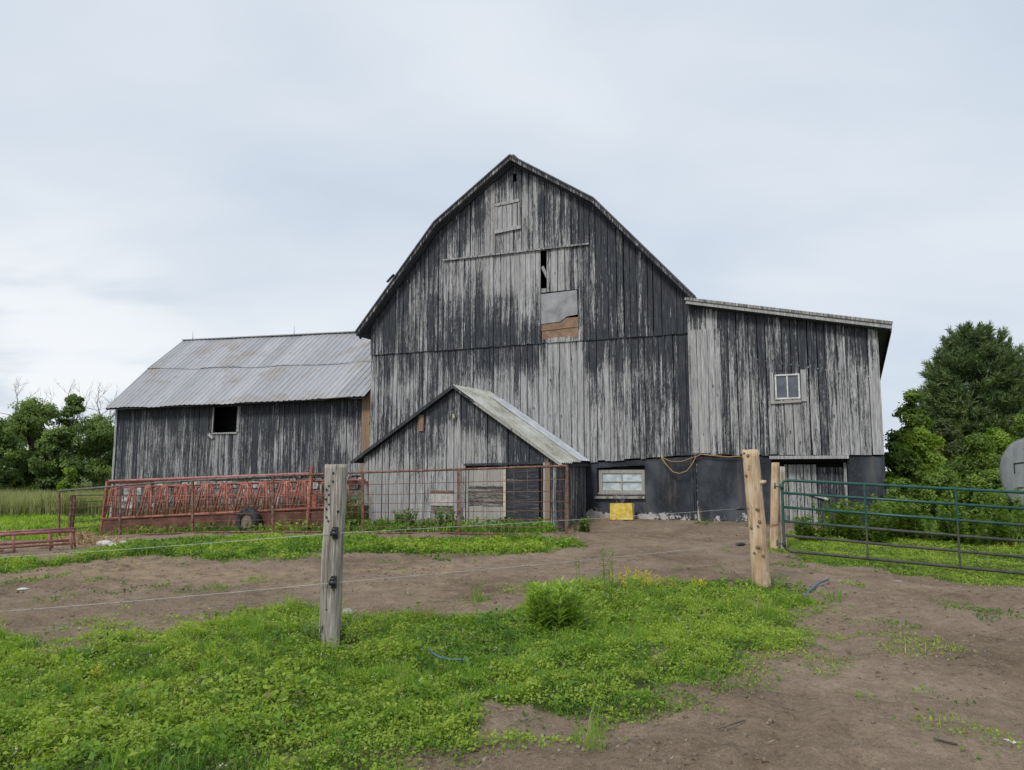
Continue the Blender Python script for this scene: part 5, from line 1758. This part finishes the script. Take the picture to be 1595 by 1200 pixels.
# ---- trees and shrubs
def make_tree(name, label, base, height, width, rng, palette, leaf=.2, n_leaves=9000, lobes=26, crown_from=.15, trunk_r=.16, aspect=.6, cat='tree', top_bias=1.0, depth=None, group=None, openness=.35, trunk='bark', loose=0.0):
    base = np.array(base, float)
    root = empty(name, base); tag(root, label, cat, group)
    depth = depth or width
    cs, rs = [], []
    for k in range(lobes):
        t = crown_from + (1 - crown_from) * rng.random() ** .9
        env = math.sin(math.pi * min(1, max(.05, (t - crown_from) / (1 - crown_from) * .82 + .14))) ** .75
        a = rng.uniform(0, 2 * math.pi); q = rng.random() ** .5 * .72
        r_ = rng.uniform(.12, .24) * min(width, height) * (.75 + .3 * env)
        cs.append((q * env * width / 2 * math.cos(a), q * env * depth / 2 * math.sin(a), min(t * height, height - r_ * .6)))
        rs.append(r_)
    cs, rs = np.array(cs), np.array(rs)
    w = rs ** 2 / (rs ** 2).sum()
    li = rng.choice(lobes, n_leaves, p=w)
    dirs = unit(rng.normal(size=(n_leaves, 3)))
    # gaps: sub-clumps on each lobe
    nclump = lobes * 9
    cl_dir = unit(rng.normal(size=(nclump, 3)))
    pick_c = li * 9 + rng.integers(0, 9, n_leaves)
    dirs = unit(cl_dir[pick_c] + dirs * (.42 + loose))
    rad = rs[li] * (rng.uniform(.45, 1.08 + loose, n_leaves))
    P = cs[li] + dirs * rad[:, None] * [1, 1, .8]
    P[:, 2] = np.maximum(P[:, 2], .12)
    N = dirs + rng.normal(size=(n_leaves, 3)) * .6 + [0, 0, .5]
    V, F = leaf_geo(P, N, rng.uniform(.65, 1.25, n_leaves) * leaf, aspect, rng)
    lobe_t = rng.normal(0, .16, lobes)[li]; cl_t = rng.normal(0, .12, nclump)[pick_c]
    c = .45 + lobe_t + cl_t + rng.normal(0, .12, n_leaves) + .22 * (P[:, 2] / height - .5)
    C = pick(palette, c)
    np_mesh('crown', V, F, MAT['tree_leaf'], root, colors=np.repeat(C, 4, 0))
    m = MB()
    top = height * .8
    pts = [(rng.normal(0, .02) * height * t, rng.normal(0, .02) * height * t, -.2 + (top + .2) * t) for t in np.linspace(0, 1, 6)]
    m.tube(pts, [trunk_r * (1 - .8 * t) for t in np.linspace(0, 1, 6)], 8)
    for k in np.argsort(-rs)[:14]:
        c_ = cs[k]; z0 = max(.1, c_[2] * .55)
        m.tube([(pts[2][0] * z0 / top, pts[2][1] * z0 / top, z0), (c_[0] * .5, c_[1] * .5, z0 + (c_[2] - z0) * .6), tuple(c_)], [trunk_r * .4, trunk_r * .25, trunk_r * .08], 5)
    m.build('trunk', MAT[trunk], root)
    return root


def branch_tree(name, label, base, height, rng, r0=.12, n=9, mat='dead_wood'):
    root = empty(name, base); tag(root, label, 'tree')
    m = MB()
    pts = [np.array((rng.normal(0, .03) * t * height, rng.normal(0, .03) * t * height, -.3 + (height + .3) * t)) for t in np.linspace(0, 1, 8)]
    m.tube(pts, [r0 * (1 - .88 * t) for t in np.linspace(0, 1, 8)], 7)
    m.build('trunk', MAT[mat], root)
    m = MB()

    def grow(p, d, L, r, lev):
        q = [p]
        for k in range(4):
            d = d + rng.normal(0, .16, 3) + [0, 0, .10]; d = d / np.linalg.norm(d)
            q.append(q[-1] + d * L / 4)
        m.tube(q, [r * (1 - .2 * i) for i in range(5)], 5)
        if lev:
            for k in range(4):
                i = rng.integers(1, 5)
                grow(q[i], d + rng.normal(0, .55, 3), L * rng.uniform(.35, .6), r * .5, lev - 1)
    for k in range(n):
        t = rng.uniform(.4, .97); i = int(t * 7); p = pts[i] + (pts[min(i + 1, 7)] - pts[i]) * (t * 7 - i)
        a = rng.uniform(0, 6.28)
        grow(p, np.array((math.cos(a), math.sin(a), .7)), height * (1.05 - t) * .55 + .5, r0 * (1.05 - t) * .55 + .008, 2)
    m.build('branches', MAT[mat], root)
    return root


TL = [(.058, .100, .036), (.115, .182, .054), (.185, .27, .072), (.26, .34, .10)]
TLY = [(.09, .15, .025), (.16, .26, .036), (.235, .345, .05), (.30, .40, .075)]
rt_ = np.random.default_rng(33)


def tree_px(px_, top, wpx, d, **kw):
    q = dep(px_, 733, d); zb = gz1(q[0], d)
    H = dep(px_, top, d)[2] - zb
    return dict(base=(q[0], d, zb), height=H, width=wpx * d / F_PX, **kw)


GRP = 'trees beyond the left field'
make_tree('broadleaf_tree', 'full dark green tree rising behind the tall field grass', rng=rt_, palette=TL, n_leaves=36000, leaf=.18, lobes=48, **tree_px(48, 622, 112, 58), group=GRP)
make_tree('broadleaf_tree', 'narrow upright green tree with bare twigs poking above its crown', rng=rt_, palette=TL, n_leaves=7500, leaf=.25, lobes=20, **tree_px(109, 618, 58, 60), group=GRP)
make_tree('broadleaf_tree', 'low rounded green tree close against the end of the barn wing', rng=rt_, palette=TL, n_leaves=28000, leaf=.17, lobes=42, **tree_px(148, 648, 105, 56), group=GRP)
make_tree('broadleaf_tree', 'paler green tree at the left end of the row of field trees', rng=rt_, palette=[tuple(1.2 * v for v in c) for c in TL], n_leaves=26000, leaf=.18, lobes=40, **tree_px(-12, 655, 90, 54), group=GRP)
make_tree('broadleaf_tree', 'tree beyond the left field outside the others', rng=rt_, palette=TL, n_leaves=9000, leaf=.3, lobes=26, **tree_px(-110, 640, 130, 56), group=GRP)
make_tree('broadleaf_tree', 'dark tree behind the barn wing roof end', rng=rt_, palette=TL, n_leaves=9000, leaf=.28, lobes=24, **tree_px(215, 670, 110, 62), group=GRP)
make_tree('broadleaf_tree', 'dense low green tree filling the middle of the field tree row', rng=rt_, palette=TL, n_leaves=9000, leaf=.25, lobes=24, crown_from=.05, **tree_px(84, 668, 80, 55), group=GRP)
make_tree('young_bush', 'small bright yellow green bush in front of the dark field trees', rng=rt_, palette=TLY, n_leaves=3800, leaf=.17, lobes=14, crown_from=.05, trunk_r=.05, cat='bush', **tree_px(108, 731, 36, 47))
branch_tree('bare_tree', 'pale leafless dead tree standing above the low tree by the wing', rng=rt_, **{k: v for k, v in tree_px(148, 606, 30, 62).items() if k in ('base', 'height')}, r0=.13, n=11)
branch_tree('bare_tree', 'leafless dead tree at the left end behind the dark tree', rng=rt_, **{k: v for k, v in tree_px(14, 598, 30, 64).items() if k in ('base', 'height')}, r0=.13, n=10)
branch_tree('bare_tree', 'thin leafless top showing above the narrow upright tree', rng=rt_, **{k: v for k, v in tree_px(94, 600, 30, 64).items() if k in ('base', 'height')}, r0=.11, n=8)
branch_tree('bare_tree', 'slim leafless tree against the sky beside the wing roof edge', rng=rt_, **{k: v for k, v in tree_px(165, 622, 30, 60).items() if k in ('base', 'height')}, r0=.09, n=7)


def conifer(name, label, base, height, width, rng, palette, tufts=7600, needles=15, nlen=.27):
    root = empty(name, base); tag(root, label, 'tree')
    m = MB(); m.tube([(0, 0, -.3), (.05, 0, height * .5), (0, .05, height * .97)], [.2, .12, .02], 8); m.build('trunk', MAT['bark'], root)
    ends, TP, TD = [], [], []
    m = MB()
    nb = 190
    for k in range(nb):
        t = .06 + .92 * (k / nb) ** .9
        a = k * 2.4 + rng.normal(0, .25)
        env = (1 - ((t - .25) / .76) ** 1.7) ** .8 if t > .25 else .86 + .14 * t / .25
        L = width / 2 * max(env, .10) * rng.uniform(.72, 1.1)
        z0 = t * height * .97
        rise = L * (.12 + .75 * t ** 1.5)
        p0 = np.array((0, 0, z0)); d = np.array((math.cos(a), math.sin(a), 0))
        pts = [p0 + d * L * s_ + [0, 0, rise * s_ ** 1.6 - .1 * L * math.sin(math.pi * s_)] for s_ in (0, .35, .7, 1)]
        m.tube(pts, [.03, .022, .014, .006], 4)
        nt = max(6, int(tufts / nb * (L / (width / 2)) * 1.5))
        for j in range(nt):
            s_ = rng.uniform(.28, 1.0) ** .7
            q = np.array([np.interp(s_, (0, .35, .7, 1), [p[i] for p in pts]) for i in range(3)])
            side = np.array((-d[1], d[0], 0)) * rng.normal(0, .20) * L * (1.15 - s_ * .5)
            q = q + side + [0, 0, rng.normal(.03, .09)]
            TP.append(q); TD.append(d * .7 + side * .6 / max(L, .3) + np.array((0, 0, .55 + .6 * t)))
    m.build('branches', MAT['bark'], root)
    TP, TD = np.array(TP), unit(np.array(TD))
    n = len(TP)
    idx_ = np.repeat(np.arange(n), needles)
    dirs = unit(TD[idx_] + rng.normal(size=(n * needles, 3)) * .55)
    P = TP[idx_] + TD[idx_] * rng.uniform(-.12, .1, (n * needles, 1))
    Nn = rng.normal(size=P.shape)
    V, F = leaf_geo(P, Nn, rng.uniform(.7, 1.2, len(P)) * nlen, .085, rng, 0, dirs)
    # orient each needle along its direction
    s_ = (rng.uniform(.7, 1.2, len(P)) * nlen)[:, None]
    B = unit(np.cross(dirs, Nn)) * s_ * .085
    V = np.stack([P - B * .6, P + B * .6, P + dirs * s_ * .6 + B, P + dirs * s_], 1).reshape(-1, 3)
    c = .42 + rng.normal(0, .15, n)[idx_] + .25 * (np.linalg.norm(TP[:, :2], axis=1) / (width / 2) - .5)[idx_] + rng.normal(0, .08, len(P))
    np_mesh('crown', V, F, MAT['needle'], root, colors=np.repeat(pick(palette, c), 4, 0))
    return root


PN = [(.045, .080, .040), (.092, .145, .056), (.158, .22, .075), (.235, .285, .10)]
k = tree_px(1530, 508, 195, 33); conifer('pine_tree', 'tall dense dark green pine behind the shrubs right of the barn', k['base'], k['height'], k['width'], rt_, PN)
k = tree_px(1640, 545, 170, 36); conifer('pine_tree', 'second pine at the right edge partly hidden by the first', k['base'], k['height'], k['width'], rt_, PN, tufts=4600)
k = tree_px(1446, 606, 45, 35); conifer('pine_tree', 'small young pine tip between the leafy sapling and the tall pine', k['base'], k['height'], k['width'], rt_, PN, tufts=900, nlen=.18)
SH = [(.055, .10, .026), (.11, .18, .036), (.17, .26, .05), (.24, .335, .07)]
make_tree('sapling', 'leafy light green sapling beside the lean-to corner', rng=rt_, palette=SH, n_leaves=11000, leaf=.13, lobes=24, crown_from=.2, trunk_r=.06, **tree_px(1425, 602, 75, 27), loose=.15)
SHG = 'shrubs right of the barn'
for i, (px_, top, wd, d, pal, lf, lab) in enumerate((
        (1400, 690, 70, 23.5, SH, .14, 'green shrub growing against the lean-to corner'),
        (1438, 668, 90, 24.5, TLY, .15, 'bright yellow green shrub beside the lean-to'),
        (1478, 655, 80, 27, [(.05, .07, .03), (.09, .115, .045), (.13, .16, .065), (.18, .20, .09)], .15, 'dull grey green shrub with pale upright shoots'),
        (1520, 682, 90, 25, SH, .15, 'mid green shrub below the tall pine'),
        (1556, 668, 80, 26, TLY, .14, 'light green leafy shrub just behind the tank end'),
        (1610, 650, 90, 27, SH, .15, 'green shrub rising behind the tank'),
        (1470, 730, 110, 21.5, SH, .13, 'dark green low shrub behind the gate'),
        (1395, 745, 60, 20.5, SH, .12, 'low dark shrub at the foot of the lean-to corner'),
        (1530, 735, 80, 21.0, SH, .13, 'low mid green shrub left of the tank'))):
    make_tree('shrub', lab, rng=rt_, palette=pal, n_leaves=13000, leaf=lf * .68, lobes=24, crown_from=.02, trunk_r=.035, cat='shrub', group=SHG, **tree_px(px_, top, wd, d), loose=.12)


# ---- weeds and flowering plants
def weed(name, label, base, h, rng, n_stems=8, spread=.15, leaf=.09, per=26, palette=SH, flower=None, n_fl=0, cat='plant', group=None, taper=.35, asp=.22, lean=.25, droop=.1):
    root = empty(name, base); tag(root, label, cat, group)
    m = MB(); LP, LN, LT, LS, FP = [], [], [], [], []
    for k in range(n_stems):
        a = rng.uniform(0, 6.28); r_ = spread * math.sqrt(rng.random()); hh = h * rng.uniform(.7, 1.02) if k else h
        p0 = np.array((r_ * math.cos(a), r_ * math.sin(a), -.05)); d = np.array((math.cos(a) * lean * rng.random(), math.sin(a) * lean * rng.random(), 1))
        pts = [p0 + d * hh * t + [0, 0, 0] for t in np.linspace(0, 1, 5)]
        m.tube(pts, [.006, .005, .004, .003, .002], 5)
        for j in range(per):
            t = rng.uniform(.06, 1.0); q = p0 + d * hh * t
            b = rng.uniform(0, 6.28); o = np.array((math.cos(b), math.sin(b), .55 - droop * 2 * (1 - t)))
            LP.append(q); LT.append(o); LN.append(np.array((-math.cos(b) * .5, -math.sin(b) * .5, 1))); LS.append(leaf * (1 - taper * t) * rng.uniform(.7, 1.25))
        if flower and k < n_fl:
            for j in range(9):
                FP.append(pts[-1] + rng.normal(0, .018, 3) + [0, 0, -.02 * j / 3])
    m.build('stem', MAT['stem_green'], root)
    LP, LN, LT, LS = map(np.array, (LP, LN, LT, LS))
    V, F = leaf_geo(LP, LN, LS, asp, rng, .12, LT)
    c = .5 + rng.normal(0, .18, len(LP)) + .25 * (LP[:, 2] / h - .5)
    np_mesh('leaves', V, F, MAT['tree_leaf'], root, colors=np.repeat(pick(palette, c), 4, 0))
    if FP:
        FP = np.repeat(np.array(FP), 5, 0) + rng.normal(0, .006, (len(FP) * 5, 3))
        V, F = leaf_geo(FP, rng.normal(size=FP.shape) + [0, 0, .6], rng.uniform(.012, .022, len(FP)), .8, rng)
        np_mesh('flowers', V, F, MAT['grass_leaf'], root, colors=np.tile(np.array(flower), (len(V), 1)))['kind'] = 'stuff'
    return root


simple('stem_green', (.09, .14, .04), (.17, .23, .07), 20, .8, .2)
rw = np.random.default_rng(77)


def at_px(px_, py_):
    q = ground_at(px_, py_); return (q[0], q[1], gzr1(q[0], q[1]))


def hpx(px_, base_py, top_py):
    q = ground_at(px_, base_py)
    return dep(px_, top_py, q[1])[2] - gzr1(q[0], q[1])


weed('goldenrod_clump', 'dense leafy bright green goldenrod clump in the grass', at_px(862, 982), hpx(862, 982, 898), rw, 26, .25, .14, 60, [tuple(1.25 * v for v in c_) for c_ in TLY], asp=.26, lean=.2)
weed('tall_thistle', 'tall thin dark green weed stalk beside the goldenrod clump', at_px(903, 962), hpx(903, 962, 858), rw, 2, .02, .07, 46, SH, lean=.06, asp=.25)
weed('tall_thistle', 'tallest bushy topped weed stalk right of the goldenrod clump', at_px(949, 950), hpx(949, 950, 845), rw, 4, .05, .09, 44, SH, lean=.10, asp=.2)
YL = (.62, .52, .05)
FG = 'yellow flowering weeds along the grass edge'
for (a, b, c_, lab) in ((985, 930, 880, 'tallest yellow flowered weed of the group along the grass edge'), (1000, 925, 884, 'second yellow flowered weed beside the tallest one'),
                        (1012, 935, 892, 'yellow flowered weed set forward in the grass'), (1040, 918, 894, 'short yellow flowered weed halfway to the pale log post'),
                        (1090, 930, 897, 'yellow flowered weed closest to the pale log post'), (965, 928, 886, 'yellow flowered weed closest to the bushy topped stalk')):
    weed('mustard_plant', lab, at_px(a, b), hpx(a, b, c_), rw, 3, .05, .05, 10, SH, YL, 3, group=FG, asp=.3)
weed('yellow_spike', 'single yellow flower spike standing alone in the left of the lawn', at_px(151, 1065), hpx(151, 1065, 1028), rw, 1, .01, .06, 14, TLY, (.55, .50, .06), 1)
weed('leafy_weed', 'dark leafy weeds at the foot of the grey post', at_px(492, 1010), .24, rw, 14, .17, .09, 16, TL, asp=.5, lean=.5)
WS = 'weeds against the shed'
for i, (a, b, c_, n_, sp, lab) in enumerate(((631, 822, 790, 26, .3, 'bushy green weed at the left of the shed wall patch'), (694, 826, 786, 26, .26, 'tall bushy green weed covering the pale shed wall patch'),
                                       (668, 828, 805, 18, .25, 'low green weed between the two bushy ones by the shed'), (552, 826, 762, 24, .25, 'tall green weed at the left corner of the shed'),
                                       (848, 829, 815, 16, .2, 'small green weed at the foot of the right shed door'), (905, 815, 803, 10, .2, 'small weed by the foundation beside the shed'), (600, 826, 808, 16, .3, 'low weeds at the foot of the shed boards'))):
    q = fence_pt(a, b, 1.6)
    zz = gzr1(q[0], q[1])
    weed('shed_weed', lab, (q[0], q[1], zz), max(.25, dep(a, c_, q[1])[2] - zz), rw, n_, sp, .12, 46, TL if i % 2 else SH, asp=.5, lean=.3)
for (a, b, d_, t_, n_, sp, lab) in ((1305, 822, 17.6, 778, 26, .35, 'broad leaved burdock clump in front of the dark barn door'), (1345, 826, 17.2, 772, 30, .45, 'tall leafy weeds in front of the right foundation block'),
                            (1395, 822, 17.8, 770, 30, .5, 'leafy weed thicket at the lean-to corner behind the gate'), (1450, 828, 17.5, 775, 30, .5, 'thick green weeds between gate and shrubs'),
                            (1515, 835, 17, 778, 26, .45, 'green weeds before the tank'), (1582, 838, 17.0, 752, 34, .5, 'pale tall weeds growing up around the tank'), (1265, 826, 17, 800, 16, .3, 'low weeds at the foot of the grey door planks')):
    q = dep(a, b, d_); zz = gzr1(q[0], q[1])
    weed('door_weed', lab, (q[0], q[1], zz), dep(a, t_, d_)[2] - zz, rw, n_, sp, .16, 40, SH, asp=.55, lean=.4)
for (a, b, lab) in ((1175, 822, 'small weed at the base of the black foundation by the log'), (1095, 815, 'small weed at the base of the foundation corner')):
    q = at_px(a, b); weed('wall_weed', lab, q, .22, rw, 10, .2, .08, 14, SH, asp=.4, lean=.5)
